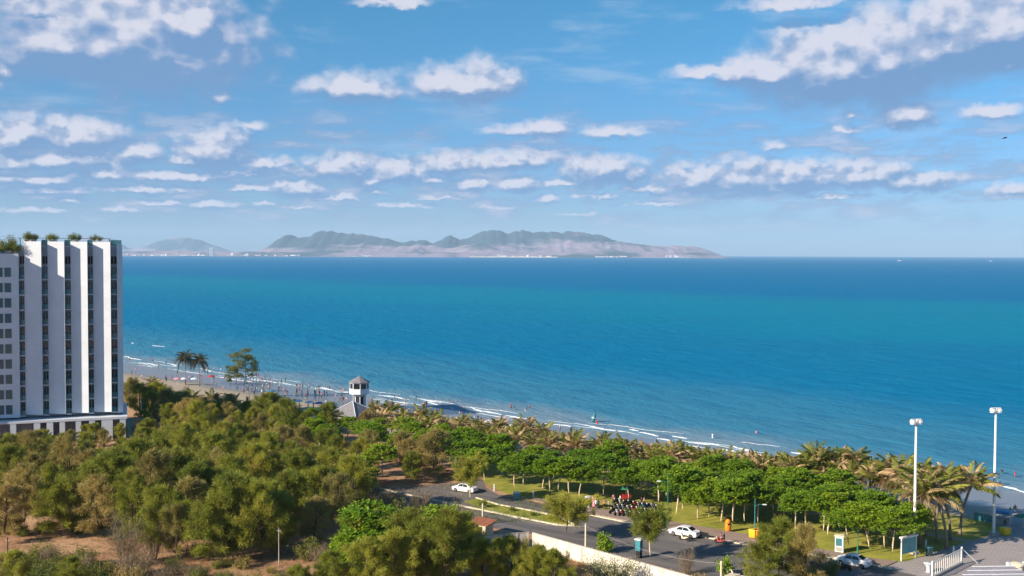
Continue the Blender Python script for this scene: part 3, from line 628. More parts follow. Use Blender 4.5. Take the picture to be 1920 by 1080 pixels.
def almond(seed, h=6.4, r=3.3, z0=3.0, m='almond', bark='bark_pale', tiers=4, dens=1., lean=.5, flat=.16, skip=0.):
    g = np.random.default_rng(seed); lx, ly = g.normal(0, lean, 2)
    T = [(lx * (z / h) ** 1.2 + .07 * math.sin(z * 2), ly * (z / h) ** 1.2, z) for z in np.linspace(-.1, h * .9, 7)]
    tr = list(np.linspace(.17, .05, 7)); limbs = []; C = []; Dd = []; Sd = []
    for ti in range(tiers):
        f = ti / max(1, tiers - 1); z = z0 + (h - z0) * (.12 + .86 * f); R_ = r * ((1.0 - .50 * f ** 2.2) * g.uniform(.9, 1.1) if not skip else (.62 + .38 * math.sin(3.1 * f)) * g.uniform(.8, 1.1))
        b = np.array([np.interp(z * .92, [p[2] for p in T], [p[0] for p in T]), np.interp(z * .92, [p[2] for p in T], [p[1] for p in T]), z - .35]); nb = int(g.integers(7, 10))
        for bi in range(nb):
            if skip and g.uniform() < skip: continue
            if skip: b = b + np.array([0, 0, g.normal(0, .45)])
            ang = 6.283 * (bi + g.uniform(-.3, .3)) / nb; LL = R_ * g.uniform(.75, 1.12); o = np.array([math.cos(ang), math.sin(ang), g.uniform(-.02, .16)]); tip = b + o * LL
            zs_ = min(b[2] - .3, h * .87); k0 = np.array([np.interp(zs_, [p[2] for p in T], [p[0] for p in T]), np.interp(zs_, [p[2] for p in T], [p[1] for p in T]), zs_])
            limbs.append(([k0, b * .45 + k0 * .1 + (b + o * LL) * .45, tip], [.075, .05, .02])); per = np.array([-o[1], o[0], 0])
            for j in range(int(21 * dens)):
                s_ = .22 + .83 * math.sqrt(g.uniform(0, 1)); c0 = b + o * LL * s_ + per * g.normal(0, .24) * LL * s_ * 1.15 + np.array([0, 0, g.normal(0, flat)])
                k = 10; a2 = g.uniform(0, 6.283) + np.arange(k) * 2.4; d2 = np.stack([np.cos(a2), np.sin(a2), g.uniform(-.35, .75, k)], 1)
                C.append(np.repeat(c0[None], k, 0) + g.normal(0, .09, (k, 3))); Dd.append(d2); Sd.append(np.stack([-np.sin(a2), np.cos(a2), g.normal(0, .35, k)], 1))
    C = np.concatenate(C); Dd = np.concatenate(Dd); Sd = np.concatenate(Sd); V = leaves(C, Dd, g.uniform(.26, .46, len(C)), g.uniform(.15, .26, len(C)), Sd)
    return limbs_mesh('trunk', h, r, {'trunk': T, 'tr': tr, 'limbs': limbs}, bark), quads('crown', V, g.uniform(0, 1, len(C)), m)
def bush(seed, h=2.2, r=1.6, m='shrub', n=2600, ll=(.15, .34), ww=(.05, .11), twiggy=False):
    g = np.random.default_rng(seed); nb = 16; limbs = []; C = []; Dd = []
    for i in range(nb):
        a = g.uniform(0, 6.283); o = np.array([math.cos(a), math.sin(a), 0]) * r * math.sqrt(g.uniform(.05, 1)) ; tip = o + np.array([0, 0, h * g.uniform(.5, 1.0) * (1 - .35 * (np.linalg.norm(o) / r) ** 2)])
        limbs.append(([o * .12, o * .6 + np.array([0, 0, tip[2] * .5]), tip], [.04, .028, .01])); k = n // nb
        s_ = g.uniform(.25, 1.05, k)[:, None]; C.append(o * .12 + (tip - o * .12) * s_ + g.normal(0, .24 * r / 1.6, (k, 3))); d = g.normal(0, 1, (k, 3)) + np.array([0, 0, 1.4 if twiggy else .35]); Dd.append(d)
    C = np.concatenate(C); Dd = np.concatenate(Dd); C[:, 2] = np.maximum(C[:, 2], .03); V = leaves(C, Dd, g.uniform(*ll, len(C)), g.uniform(*ww, len(C)))
    return limbs_mesh('stem', h, r, {'trunk': [(0, 0, -.1), (0, 0, h * .4)], 'tr': [.06, .04], 'limbs': limbs}, 'bark'), quads('foliage', V, g.uniform(0, 1, len(C)), m)
CAS = [casuarina(11, 9.2, 3.3), casuarina(12, 8.6, 3.6, 1.1), casuarina(13, 9.6, 2.9, .9), casuarina(14, 8.4, 3.3, 1.0, z0=.1), casuarina(15, 9., 3.0, .8, 'casuarina_dry'), casuarina(16, 10.2, 2.6, .75, up=.7), casuarina(17, 7.6, 3.8, 1.0, z0=.08, up=.2), casuarina(18, 9.4, 2.4, .55, 'casuarina_dry', up=.8)]
STREET = casuarina(21, 6.6, 2.5, .8, z0=.42, bark='bark_pale', up=.7); WIDE = casuarina(22, 5.6, 3.5, .95, z0=.40, up=.45)
ALM = [almond(30 + i, h, r, z, tiers=t_, lean=.95) for i, (h, r, z, t_) in enumerate(((7.0, 3.2, 4.6, 4), (7.4, 3.5, 4.9, 4), (6.6, 2.9, 4.4, 3), (7.2, 3.2, 4.6, 4), (6.9, 3.6, 4.7, 3), (7.6, 3.0, 4.9, 4)))]
ALB = [almond(41, 5.6, 3.4, 1.2, 'almond_bright', tiers=6, dens=1.5), almond(42, 4.6, 3.2, 1.0, 'almond_bright', tiers=5, dens=1.3)]
AIRY = almond(51, 13, 4.6, 6.0, 'shrub', 'bark_dark', tiers=6, dens=1.5, lean=.9, flat=.3, skip=.45)
BSH = [bush(61), bush(62, 2.8, 1.9), bush(63, 2.0, 1.8, 'casuarina_dry')]
TWG = [bush(71, 3.0, 1.6, 'twig', 1500, (.4, 1.0), (.018, .035), True), bush(72, 2.4, 1.8, 'twig', 1600, (.4, .9), (.018, .035), True)]
SIL = bush(81, 2.9, 2.6, 'silver_shrub', 5200, (.14, .26), (.08, .14))
BARE = bush(82, 7.5, 2.4, 'twig', 1700, (.6, 1.5), (.02, .04), True)
YNG = bush(83, 2.4, 1.1, 'almond_bright', 900, (.25, .4), (.12, .2))
def plant(name, pair, p, sc_=1., rz=None, cat='tree', group=None, label='', names=('trunk', 'crown'), z=None):
    o = thing(name, label, cat, (p.x, p.y, gz(p.x, p.y) if z is None else z), rng.uniform(0, 6.283) if rz is None else rz, group, sc_)
    link(names[0], pair[0], o); link(names[1], pair[1], o); return o
BN = ('stem', 'foliage')
def pick(l): return l[int(rng.integers(len(l)))]

# --- sea almonds on the lawn
AB = [(910,911),(943,904),(964,924),(981,924),(1015,929),(1031,931),(1044,929),(1067,938),(1084,942),(1131,940),(1266,979),(1279,971),(1307,985),(1308,961),(1326,965),(1329,982),(1350,991),(1373,996),(1374,969),(1395,989),(1420,991),(1450,974),(1467,982),(1491,1006),(1510,994),(1543,1010),(1549,1017),(1574,1003),(1593,1035),(1624,1021),(1632,1041),(1658,1040),(1674,1019),(1672,1049),
 (870,898),(900,893),(950,890),(1000,900),(1040,905),(1085,912),(1110,920),(1150,915),(1175,925),(1200,936),(1225,930),(1250,945),(1290,940),(1330,938),(1370,945),(1410,952),(1450,950),(1490,962),(1530,968),(1570,972),(1610,985),(1500,975),(1650,1000),(1235,955),(830,885),(1700,1030),(1180,945),(1400,970),(1550,990)]
al = []
for i, (x, y) in enumerate(AB):
    o = plant('almond_tree', ALM[i % 6], P(x, y), rng.uniform(.80, 1.06), group='almond trees on the lawn'); al.append(o)
    if x > 1530 and i % 3 == 0: pass
rank_labels(al, '{n} broad-leaved green tree from the left on the park lawn, with pale trunk')
# --- coconut palms: fronds are pieces of their own
def frond(seed, Lf, m, droop, nl=44):
    g = np.random.default_rng(seed); tt = np.linspace(0, 1, 9); sp = np.stack([Lf * tt * (1 - .12 * tt * droop), 0 * tt, Lf * (.30 * tt - droop * .62 * tt ** 2.2)], 1)
    u = np.repeat(np.linspace(.1, 1, nl), 2); c = np.stack([np.interp(u, tt, sp[:, k]) for k in range(3)], 1); sd = np.tile([1., -1.], nl)
    d = np.stack([.75 + .2 * g.normal(size=2 * nl), sd * (1.0 - .45 * u), -.45 - .4 * g.uniform(size=2 * nl) * droop + .1 * g.normal(size=2 * nl)], 1)
    V = leaves(c, d, (.95 * np.sin(math.pi * (.15 + .8 * u)) + .15) * Lf / 3.2, 0.10 * Lf / 3.2, np.stack([np.ones(2 * nl), 0 * u, .3 + 0 * u], 1)); q = []
    for i in range(8):
        w = .035 * (1 - i / 9); a, b = sp[i], sp[i + 1]; q.append([a + [0, w, 0], b + [0, w, 0], b - [0, w, 0], a - [0, w, 0]])
    return quads('frond', np.concatenate([V, np.array(q)]), g.uniform(0, 1, len(V) + 8), m)
FRG = [frond(i, L_, 'frond_green', dr) for i, (L_, dr) in enumerate(((3.4, .8), (3.0, 1.1), (3.6, .6)))]
FRD = [frond(10 + i, L_, 'frond_dry', dr) for i, (L_, dr) in enumerate(((3.2, .9), (2.8, 1.3), (3.3, .7)))]
FRK = [frond(20 + i, L_, 'frond_dark', dr) for i, (L_, dr) in enumerate(((3.6, 1.3), (3.2, 1.6)))]
def ptrunk(h, seed):
    g = np.random.default_rng(seed); q = MB(); lx, ly = g.normal(0, .35, 2); zs = np.linspace(-.1, h, 8)
    q.tube([(lx * (z / h) ** 2, ly * (z / h) ** 2, z) for z in zs], [.24, .17] + [.14] * 5 + [.12], 7); return q.mesh('trunk', 'palm_bark', True), (lx, ly, h)
PT = [ptrunk(h, i) for i, h in enumerate((3.2, 3.8, 4.6, 5.6, 9.5))]
def palm(p, hi, dry=.55, nf=20, sc_=1., group=None, dark=False):
    o = thing('coconut_palm', '', 'palm tree', (p.x, p.y, gz(p.x, p.y)), rng.uniform(0, 6.283), group, sc_); me, top = PT[hi]; link('trunk', me, o)
    for k in range(nf):
        f = (k + .5) / nf; a = k * 2.39996 + rng.uniform(-.3, .3); pit = (-1.35 + 1.5 * f ** .9) if not dark else (-1.5 + 2.1 * f) + rng.uniform(-.12, .12)      # inner fronds stand up, old ones hang
        fm = pick(FRK) if dark else (pick(FRD) if rng.uniform() < dry * (.5 + .9 * f) else pick(FRG))
        link('frond', fm, o, top, (rng.uniform(-.3, .3), pit, a), rng.uniform(.8, 1.1) * (1 - .12 * (1 - f)) * (1.25 if dark else 1))
    return o
PL = [(700,812),(760,826),(800,834),(850,842),(900,848),(950,856),(1000,862),(1050,870),(1100,878),(1150,888),(1200,896),(1250,906),(1300,914),(1350,920),(1400,924),(1450,930),(1500,934),(1550,938),(1600,944),(1650,954),(1700,966),(1740,980),(1775,996)]
pl = []
for i in range(112):
    x = 700 + 1060 * (i + rng.uniform(.15, .85)) / 112; y = np.interp(x, [p[0] for p in PL], [p[1] for p in PL]) + (-11, 6, -3)[i % 3] + rng.uniform(-3, 3)
    if 1095 < x < 1125 and i % 2: continue
    big = x > 1480
    pl.append(palm(P(x, y), int(rng.integers(1, 3)) if not big else int(rng.integers(2, 4)), .75 if x < 1450 else .5, 23, rng.uniform(.82, 1.12) if not big else rng.uniform(.85, 1.18), 'coconut palms in the beachside row'))
for x, y in ((1757,1016),(1782,1012),(1800,1003),(1775,1030),(1735,1004),(1725,1024)): pl.append(palm(P(x, y), 3, .5, 28, 1.3, 'coconut palms in the beachside row'))
rank_labels(pl, '{n} coconut palm from the left in the wind-dried row behind the beach')
tp = []
for x, y in ((348,722),(374,724)): tp.append(palm(G(x, y), 4, 0, 30, .84 if x < 360 else .80, 'tall palms on the beach', True))
rank_labels(tp, '{n} of two tall dark palms standing on the beach, counted from the hotel')
# --- airy trees on the beach
tag(plant('beach_tree', AIRY, G(462, 745), 1.0, 0.6), 'tall airy tree with open flat tiers rising above the beach', 'tree')
tag(plant('beach_tree', AIRY, G(432, 735), .56, 2.2), 'short flat-topped airy tree beside the tall one on the beach', 'tree')
# --- casuarina wood: placed trees first, then the thicket filled in
ca = []
CB = [(45,1002,1.0),(397,1052,1.02),(487,1050,1.0),(350,1030,.95),(160,985,1.05),(215,975,1.1),(285,985,1.05),(95,975,.9),(255,950,1.1),(330,965,1.05),(430,985,1.05),(540,1005,.95),(15,960,.9),(60,930,1.),(130,940,1.),(600,985,.9),(560,960,1.),(480,955,1.),(400,945,1.05),(635,1000,.8),(660,960,.9),(300,1042,.95),(440,1044,1.05),(110,1004,.95),(180,1012,.9),(10,1018,.8),(250,1020,.9),(330,1055,.7),(520,1040,.75),(590,1030,.7),(370,1010,1.05),(460,1015,1.1)]
for x, y, s_ in CB: ca.append(plant('casuarina_tree', pick(CAS), P(x, y), s_ * 1.18, group='casuarina trees of the wood'))
for x, y, s_ in ((243,776,1.0),(262,782,.95),(318,786,.85),(292,776,1.0),(350,792,.8),(278,790,.8)): ca.append(plant('casuarina_tree', pick(CAS), G(x, y), s_, group='casuarina trees of the wood'))
NEARL = lambda x: np.interp(x, [560, 640, 760, 890], [903, 925, 955, 985]); FARL = lambda x: np.interp(x, [540, 640, 740, 829, 904], [874, 893, 914, 906, 890])
pts = [(o.location.x, o.location.y) for o in ca]; gr = []; bs = []
def free(p, dmin): return all((p.x - a) ** 2 + (p.y - b) ** 2 > dmin * dmin for a, b in pts)
hot_c = [HF(s_px(-95), 5), HF(s_px(246), 5)]
for _ in range(9000):
    x, y = rng.uniform(-60, 900), rng.uniform(772, 960)
    p = P(x, y); s, tt = (p - F0).dot(FU), (p - F0).dot(FN)
    if s < 4 and tt < 6: continue
    if x > 540 and FARL(x) - 3 < y < NEARL(x) + 4: continue
    a, c = ac(p)
    if c > BEACH0 - (3 if x < 600 else 2) : continue
    if x > 640 and y > NEARL(x): continue
    if x > 690 and y < np.interp(x, [690, 800, 900], [826, 850, 866]): continue
    if x > 850 and y > 880: continue
    if 610 < x < 715 and y < 822: continue
    if not free(p, 4.9): continue
    pts.append((p.x, p.y))
    greenz = (585 < x < 830 and 826 < y < 872) or (640 < x < 720 and 896 < y < 925) or (235 < x < 420 and y < 806 and rng.uniform() < .55) or (520 < x < 640 and y < 822) or (830 < x < 900 and y < 900)
    if greenz: gr.append(plant('almond_tree', pick(ALM), p, rng.uniform(.75, .95) * (.8 if y < 822 else 1), group='green trees in the wood'))
    else: ca.append(plant('casuarina_tree', pick(CAS), p, rng.uniform(.60, 1.08) * (.70 if y < 806 else 1) * (.60 if x < 290 and y < 915 else 1), group='casuarina trees of the wood'))
for x, y, s_ in ((250,768,.95),(305,772,.9),(338,782,.85),(372,790,.85),(400,794,.7),(232,770,1.0)): gr.append(plant('almond_tree', pick(ALM), G(x, y), s_, group='green trees in the wood'))
rank_labels(gr, '{n} dense green broad-leaved tree from the left within the wood')
for x, y, s_ in ((800,1100,1.0),(850,1085,.75),(740,1120,.9),(960,1098,.75),(1005,1110,.7),(905,1100,.7),(770,1085,1.05),(830,1112,1.1),(690,1130,.9),(880,1075,.7),(930,1082,.6),(1040,1120,.7),(620,1135,.7),(560,1140,.6),(130,1135,.6),(30,1130,.65)): ca.append(plant('casuarina_tree', pick(CAS[:4]), P(x, y), s_, group='casuarina trees of the wood'))
for x, y, s_ in ((1465,1088,.88),(1510,1104,.9),(1435,1112,.8)): ca.append(plant('casuarina_tree', CAS[0] if x != 1510 else CAS[4], P(x, y), s_, group='casuarina trees of the wood'))
rank_labels(ca, '{n} feathery olive casuarina from the left, counting all casuarinas')
tag(plant('almond_tree', ALB[0], P(705, 1066), 1.4), 'bright green spreading tree by the dirt clearing, largest leaves in the foreground', 'tree')
tag(plant('almond_tree', ALB[1], P(668, 1082), 1.2), 'low bright green tree at the edge of the dirt clearing', 'tree')
tag(plant('almond_tree', ALB[1], P(815, 1040), 1.35), 'bright green tree beside the small brick gatehouse', 'tree')
tag(plant('almond_tree', ALB[0], P(672, 916), .9), 'lime-green round tree standing out in the olive wood', 'tree')
tag(plant('street_tree', WIDE, P(1062, 1012), 1.0), 'round feathery tree on the near kerb beside the white wall corner', 'tree')
tag(plant('street_tree', STREET, P(1217, 1054), .98), 'upright feathery street tree in front of the parked white car', 'tree')
tag(plant('street_tree', STREET, P(880, 944), 1.05), 'drooping feathery tree at the mouth of the side lane', 'tree')
tag(plant('young_tree', YNG, P(1133, 1036), 1.2, names=BN), 'small young tree planted by the white wall near a pale post', 'tree')
tag(plant('young_tree', YNG, P(1362, 1078), 1.0, names=BN), 'small leafy plant above the pink planter at the bottom edge', 'plant')
tag(plant('bare_sapling', BARE, P(1288, 1078), .55, names=BN), 'thin nearly leafless sapling on the near kerb', 'tree')
tag(plant('bare_tree', BARE, P(235, 1062), 1.1, names=BN), 'leafless grey-brown thicket tree in the left foreground', 'tree')
tag(plant('bare_tree', BARE, P(290, 1050), .9, names=BN), 'leafless spindly tree right of the larger grey-brown one', 'tree')
tag(plant('silver_shrub', SIL, P(1146, 1096), 1.15, cat='shrub', names=BN), 'pale silvery round shrub growing against the white wall', 'shrub')
sh = []
EXTRA = [(rng.uniform(0, 330), rng.uniform(1052, 1105), rng.uniform(.6, 1.2), pick(BSH + TWG)) for _ in range(26)] + [(rng.uniform(330, 640), rng.uniform(1058, 1105), rng.uniform(.4, .8), pick(BSH + TWG)) for _ in range(16)] + [(x_, np.interp(x_, [640, 890], [930, 990]) + rng.uniform(2, 34), rng.uniform(.7, 1.2), pick(BSH + TWG)) for x_ in np.linspace(650, 885, 24)] + [(rng.uniform(0, 200), rng.uniform(985, 1012), rng.uniform(.4, .7), pick(BSH)) for _ in range(6)]
for x, y, s_, pr in [(100,1085,1.2,BSH[0]),(60,1070,.9,BSH[1]),(150,1095,1.1,BSH[1]),(190,1080,.9,BSH[0]),(25,1095,1.2,BSH[0]),(420,1095,.8,BSH[0]),(480,1098,.8,BSH[2]),(540,1090,.7,TWG[1]),(600,1060,.9,TWG[0]),(575,1052,1.1,BSH[1]),(330,1078,.7,TWG[1]),(380,1085,.6,TWG[0]),(40,1005,.7,BSH[0]),(640,905,1.1,TWG[0]),(600,912,1.2,TWG[1]),(560,905,1.1,TWG[0]),(700,935,1.,TWG[1]),(740,948,1.1,TWG[1]),(790,958,1.1,TWG[0]),(770,975,1.2,TWG[1]),(720,962,1.1,TWG[0]),(830,985,1.,BSH[2]),(890,1030,.9,BSH[0]),(940,1040,.7,TWG[1]),(980,1032,.6,TWG[0]),(1010,1050,.6,TWG[1]),(870,1055,1.,BSH[1]),(905,952,.5,BSH[1]),(1000,967,.35,BSH[0]),(1030,973,.35,BSH[2]),(960,958,.35,BSH[0]),
 (1500,1080,1.,BSH[2]),(1555,1082,.8,BSH[1]),(1530,1070,.8,TWG[0])] + EXTRA:
    sh.append(plant('shrub', pr, P(x, y), s_, cat='shrub', group='low shrubs', names=BN))
for k in range(46):                                                        # dry scrub along the top of the beach, left part
    x = rng.uniform(232, 700); y = np.interp(x, [232, 300, 420, 520, 640, 700], [728, 738, 765, 782, 796, 803]) + rng.uniform(-6, 14)
    sh.append(plant('shrub', pick(TWG + BSH), G(x, y), rng.uniform(.7, 1.25), cat='shrub', group='low shrubs', names=BN))
rank_labels(sh, '{n} low scrubby shrub from the left, counting all low shrubs')
dp = []
for x, y in ((362,768),(398,770),(436,782),(470,788),(300,750),(425,775),(250,742),(285,738)): dp.append(palm(G(x, y), 0, .8, 17, .95, 'dry palms left of the lifeguard tower'))
rank_labels(dp, '{n} low dried palm from the left, in the beach scrub near the hotel')
# --- roof plants on the hotel
rp = []
for x, s_, tz in ((6, .7, 39.6), (104, .5, 42.2), (146, .5, 42.2), (48, .6, 42.2), (186, .4, 42.2), (14, 1.15, 39.6), (28, .8, 39.6), (56, .62, 42.2), (96, .55, 42.2), (138, .6, 42.2), (176, .5, 42.2), (64, .5, 42.2)):
    q = HF(s_px(x), -.6 if tz > 40 else -.4); o = thing('potted_shrub', '', 'plant', (q[0], q[1], tz), rng.uniform(0, 6), 'shrubs on the hotel roof', s_)
    b_ = MB(); b_.box((0, 0, .25), (1.6, .9, .5), taper=1.05); b_.build('planter', 'concrete', o); k = link('foliage', BSH[1][1], o, (0, 0, .4), None, 1.05); rp.append(o)
rank_labels(rp, '{n} shrub from the left on the hotel roof edge')
# --- dry grass and litter on the open soil
def grass(name, m, regions, label):
    Cs = []
    for (x0, y0, x1, y1), n in regions:
        for _ in range(n): p = P(rng.uniform(x0, x1), rng.uniform(y0, y1)); Cs.append((p.x, p.y, 0.))
    C = np.repeat(np.array(Cs), 7, 0) + rng.normal(0, .14, (len(Cs) * 7, 3)) * np.array([1, 1, 0]); C[:, 2] = .0
    d = rng.normal(0, .45, (len(C), 3)); d[:, 2] = 1
    o = link(name, quads(name, leaves(C, d, rng.uniform(.15, .55, len(C)), .035), rng.uniform(0, 1, len(C)), m)); return tag(o, label, 'grass', kind='stuff')
grass('dry_grass', 'dry_grass', (((930,1030,1120,1110), 2600), ((0,980,660,1100), 2200), ((560,880,900,1000), 900), ((1120,1070,1330,1120), 900)), 'dry straw-coloured grass on the bare soil')
grass('weeds', 'green_grass', (((890,938,1060,980), 500), ((930,900,1700,1045), 0), ((0,990,640,1100), 500)), 'sparse green weeds among the dry grass')

# ================================================================== lifeguard tower and pavilion
base = G(668, 792); lt = thing('lifeguard_tower', 'white octagonal lifeguard tower with dark windows above a grey pyramid roof', 'tower', (base.x, base.y, base.z), .25)
def pyramid(q, cx, cy, z, hw, hh, n=4, a0=math.pi / 4, cut=.02):
    q.lathe([(hw, z), (hw, z + .14), (cut, z + hh)], (cx, cy, 0), n)
ox, oy = 1.0, 2.6
q = MB(); q.lathe([(1.35, 0), (1.35, 6.1)], (ox, oy, 0), 8); q.build('shaft', 'dark_void', lt)
for k in range(8):
    a = 6.2832 * k / 8; q = MB(); q.box((ox + 1.42 * math.cos(a), oy + 1.42 * math.sin(a), 3.05), (.22, .22, 6.1), a); q.build('column', 'white_paint', lt)
q = MB(); q.lathe([(1.5, 5.9), (2.35, 6.5), (2.35, 7.75), (2.2, 7.76)], (ox, oy, 0), 8); cab = q.build('cabin', 'white_paint', lt)
q = MB(); q.lathe([(2.1, 7.76), (2.1, 9.0)], (ox, oy, 0), 8); q.build('window_band', 'dark_glass', cab)
for k in range(8):
    a = 6.2832 * k / 8; q = MB(); q.box((ox + 2.2 * math.cos(a), oy + 2.2 * math.sin(a), 8.38), (.2, .2, 1.24), a); q.build('window_post', 'white_paint', cab)
q = MB(); q.lathe([(2.3, 9.0), (2.3, 9.2), (2.2, 9.22)], (ox, oy, 0), 8); q.build('fascia', 'white_paint', cab)
q = MB(); q.lathe([(2.62, 9.22), (2.62, 9.32), (.06, 10.7), (.03, 11.2)], (ox, oy, 0), 8); q.build('tower_roof', 'grey_roof', lt)
q = MB(); q.lathe([(6.0, 2.3), (6.0, 2.42), (.05, 5.2)], (-.9, -1.2, 0), 4); pr = q.build('pavilion_roof', 'grey_roof', lt)
for k in range(4):
    a = 6.2832 * k / 4; q = MB(); q.tube([(-.9 + 6.0 * math.cos(a), -1.2 + 6 * math.sin(a), 2.46), (-.9, -1.2, 5.24)], .09, 5); q.build('ridge', 'white_paint', pr)
q = MB(); q.lathe([(4.6, 0), (4.6, 2.29)], (-.9, -1.2, 0), 4); q.build('pavilion_wall', 'concrete', lt)

# ================================================================== light masts, lamps, posts
def mast(x, y, ytop, rz, label):
    b_ = P(x, y); h = h_at(x, ytop, b_); o = thing('light_mast', label, 'light mast', b_, rz, 'tall floodlight masts')
    q = MB(); q.tube([(0, 0, -.1), (0, 0, .5), (0, 0, h - .6)], [.26, .22, .13], 12); q.build('pole', 'white_metal', o, True)
    q = MB(); q.box((0, 0, .12), (1.1, 1.1, .3)); q.build('base', 'concrete', o)
    q = MB(); q.box((0, 0, h - .7), (1.5, .6, .08)); q.box((0, 0, h - .05), (1.5, .1, .08)); q.box((-.72, 0, h - .38), (.06, .1, .62)); q.box((.72, 0, h - .38), (.06, .1, .62)); q.build('bracket', 'white_metal', o)
    for sx in (-.5, .5):
        for sy in (-.26, .26):
            q = MB(); q.box((sx, sy, h - .35), (.4, .26, .42), 0, 0, .8); f_ = q.build('floodlight', 'white_metal', o); q = MB(); q.box((sx, sy + (.18 if sy > 0 else -.18), h - .38), (.32, .03, .3)); q.build('lens', 'light_lens', f_)
mast(1863, 1002, 764, .15, 'tall white floodlight mast beside the plaza edge and yellow box'); mast(1714, 1038, 785, .3, 'tall white floodlight mast rising through the palms behind the teal board')
def lamp(x, y, ytop, label, side=-1, m='green_paint'):
    b_ = P(x, y); h = h_at(x, ytop, b_); o = thing('street_lamp', label, 'street lamp', b_, 0, 'street lamps in the park')
    q = MB(); q.tube([(0, 0, 0), (0, 0, .8), (0, 0, .82), (0, 0, h)], [.14, .12, .08, .05], 8); q.build('pole', m, o)
    q = MB(); q.tube([(0, 0, h * .80), (side * .5, 0, h * .86), (side * 1.2, 0, h * .86)], .035, 5); q.build('arm', m, o); q = MB(); q.box((side * 1.35, 0, h * .86), (.62, .24, .12), 0, 0, .7); q.build('lamp_head', 'white_metal', o)
lamp(1252, 988, 888, 'dark green street lamp behind the row of motorbikes'); lamp(1608, 1038, 955, 'green street lamp beside the white booth and taxi', 1); lamp(1415, 1006, 936, 'street lamp with bluish pole near the orange bins', 1, 'teal_paint')
def post(x, y, ytop, label, m='cream', r=.14):
    b_ = G(x, y); h = h_at(x, ytop, b_); o = thing('utility_post', label, 'post', b_, 0); q = MB(); q.tube([(0, 0, -.1), (0, 0, h)], [r, r * .8], 8); q.build('pole', m, o)
    q = MB(); q.box((0, 0, h - .35), (.5, .1, .1)); q.build('crossbar', 'concrete', o); return Vector((b_.x, b_.y, b_.z + h - .3))
t1 = post(905, 984, 944, 'pale concrete post by the small brick gatehouse'); t2 = post(1098, 1032, 982, 'pale concrete post behind the white wall by the young tree'); t3 = post(1352, 1102, 1052, 'pale leaning post at the bottom edge by the pink planter')
post(523, 1062, 990, 'thin pale post in the dirt clearing', 'concrete', .07); post(15, 1092, 1008, 'dark wooden post at the far left foreground', 'bark_dark', .1); post(265, 800, 752, 'short white post in the trees right of the hotel'); post(505, 815, 755, 'thin pale pole behind the wood near the beach', 'concrete', .08)
post(1450 + 10, 1108, 1056, 'dark pole among the branches at the bottom edge', 'black', .09)
def cable(a, b_, label):
    q = MB(); q.tube([a.lerp(b_, k / 10) - Vector((0, 0, 1.0 * (1 - (2 * k / 10 - 1) ** 2))) for k in range(11)], .014, 4); tag(q.build('overhead_cable', 'concrete'), label, 'cable')
cable(t1, t2, 'sagging cable strung over the road between the two left posts'); cable(t2, t3, 'sagging cable strung over the near kerb between the two right posts')

# ================================================================== white perimeter wall, gatehouse
def wall_run(A, B, label, h=2.2, n=8, posts=True):
    a, b_ = P(*A, h), P(*B, h); a.z = b_.z = 0; d = b_ - a; ang = math.atan2(d.y, d.x); o = thing('perimeter_wall', label, 'wall', a, ang, 'perimeter wall sections'); w = d.length / n
    q = MB(); q.box((w / 2, 0, h / 4 - .02), (w - .05, .12, h / 2 - .03)); pm = q.mesh('panel', 'soil_wall'); q = MB(); q.box((0, 0, h / 2 + .03), (.2, .22, h + .06)); pp = q.mesh('pillar', 'soil_wall'); q = MB(); q.box((w / 2, 0, .03), (w - .05, .17, .06)); cp = q.mesh('coping', 'concrete')
    for k in range(n):
        link('panel', pm, o, (k * w, rng.uniform(-.01, .01), .02)); link('panel', pm, o, (k * w, rng.uniform(-.01, .01), h / 2 + .01)); link('coping', cp, o, (k * w, 0, h))
    for k in range(n + 1): link('pillar', pp, o, (k * w, 0, 0))
wall_run((888, 1006), (990, 998), 'short bluish-white wall section in shade behind the gatehouse', n=5); wall_run((1000, 999), (1330, 1090), 'long sunlit white panel wall along the near side of the road', n=13)
g0 = P(905, 1004); gh = thing('gatehouse', 'small hut with red tiled lean-to roof beside the road', 'hut', g0, -.62, None, .78)
q = MB(); q.box((0, 0, 1.1), (3.0, 2.4, 2.2)); q.build('wall', 'cream', gh); q = MB(); q.add([(-2.2, -1.6, 2.3), (2.2, -1.6, 2.3), (2.2, 1.6, 2.75), (-2.2, 1.6, 2.75), (-2.2, -1.6, 2.42), (2.2, -1.6, 2.42), (2.2, 1.6, 2.87), (-2.2, 1.6, 2.87)], [(3, 2, 1, 0), (4, 5, 6, 7), (0, 1, 5, 4), (1, 2, 6, 5), (2, 3, 7, 6), (3, 0, 4, 7)]); q.build('roof', 'brick_red', gh)
q = MB(); q.box((.3, -1.22, .95), (.9, .06, 1.9)); q.build('door', 'dark_void', gh)

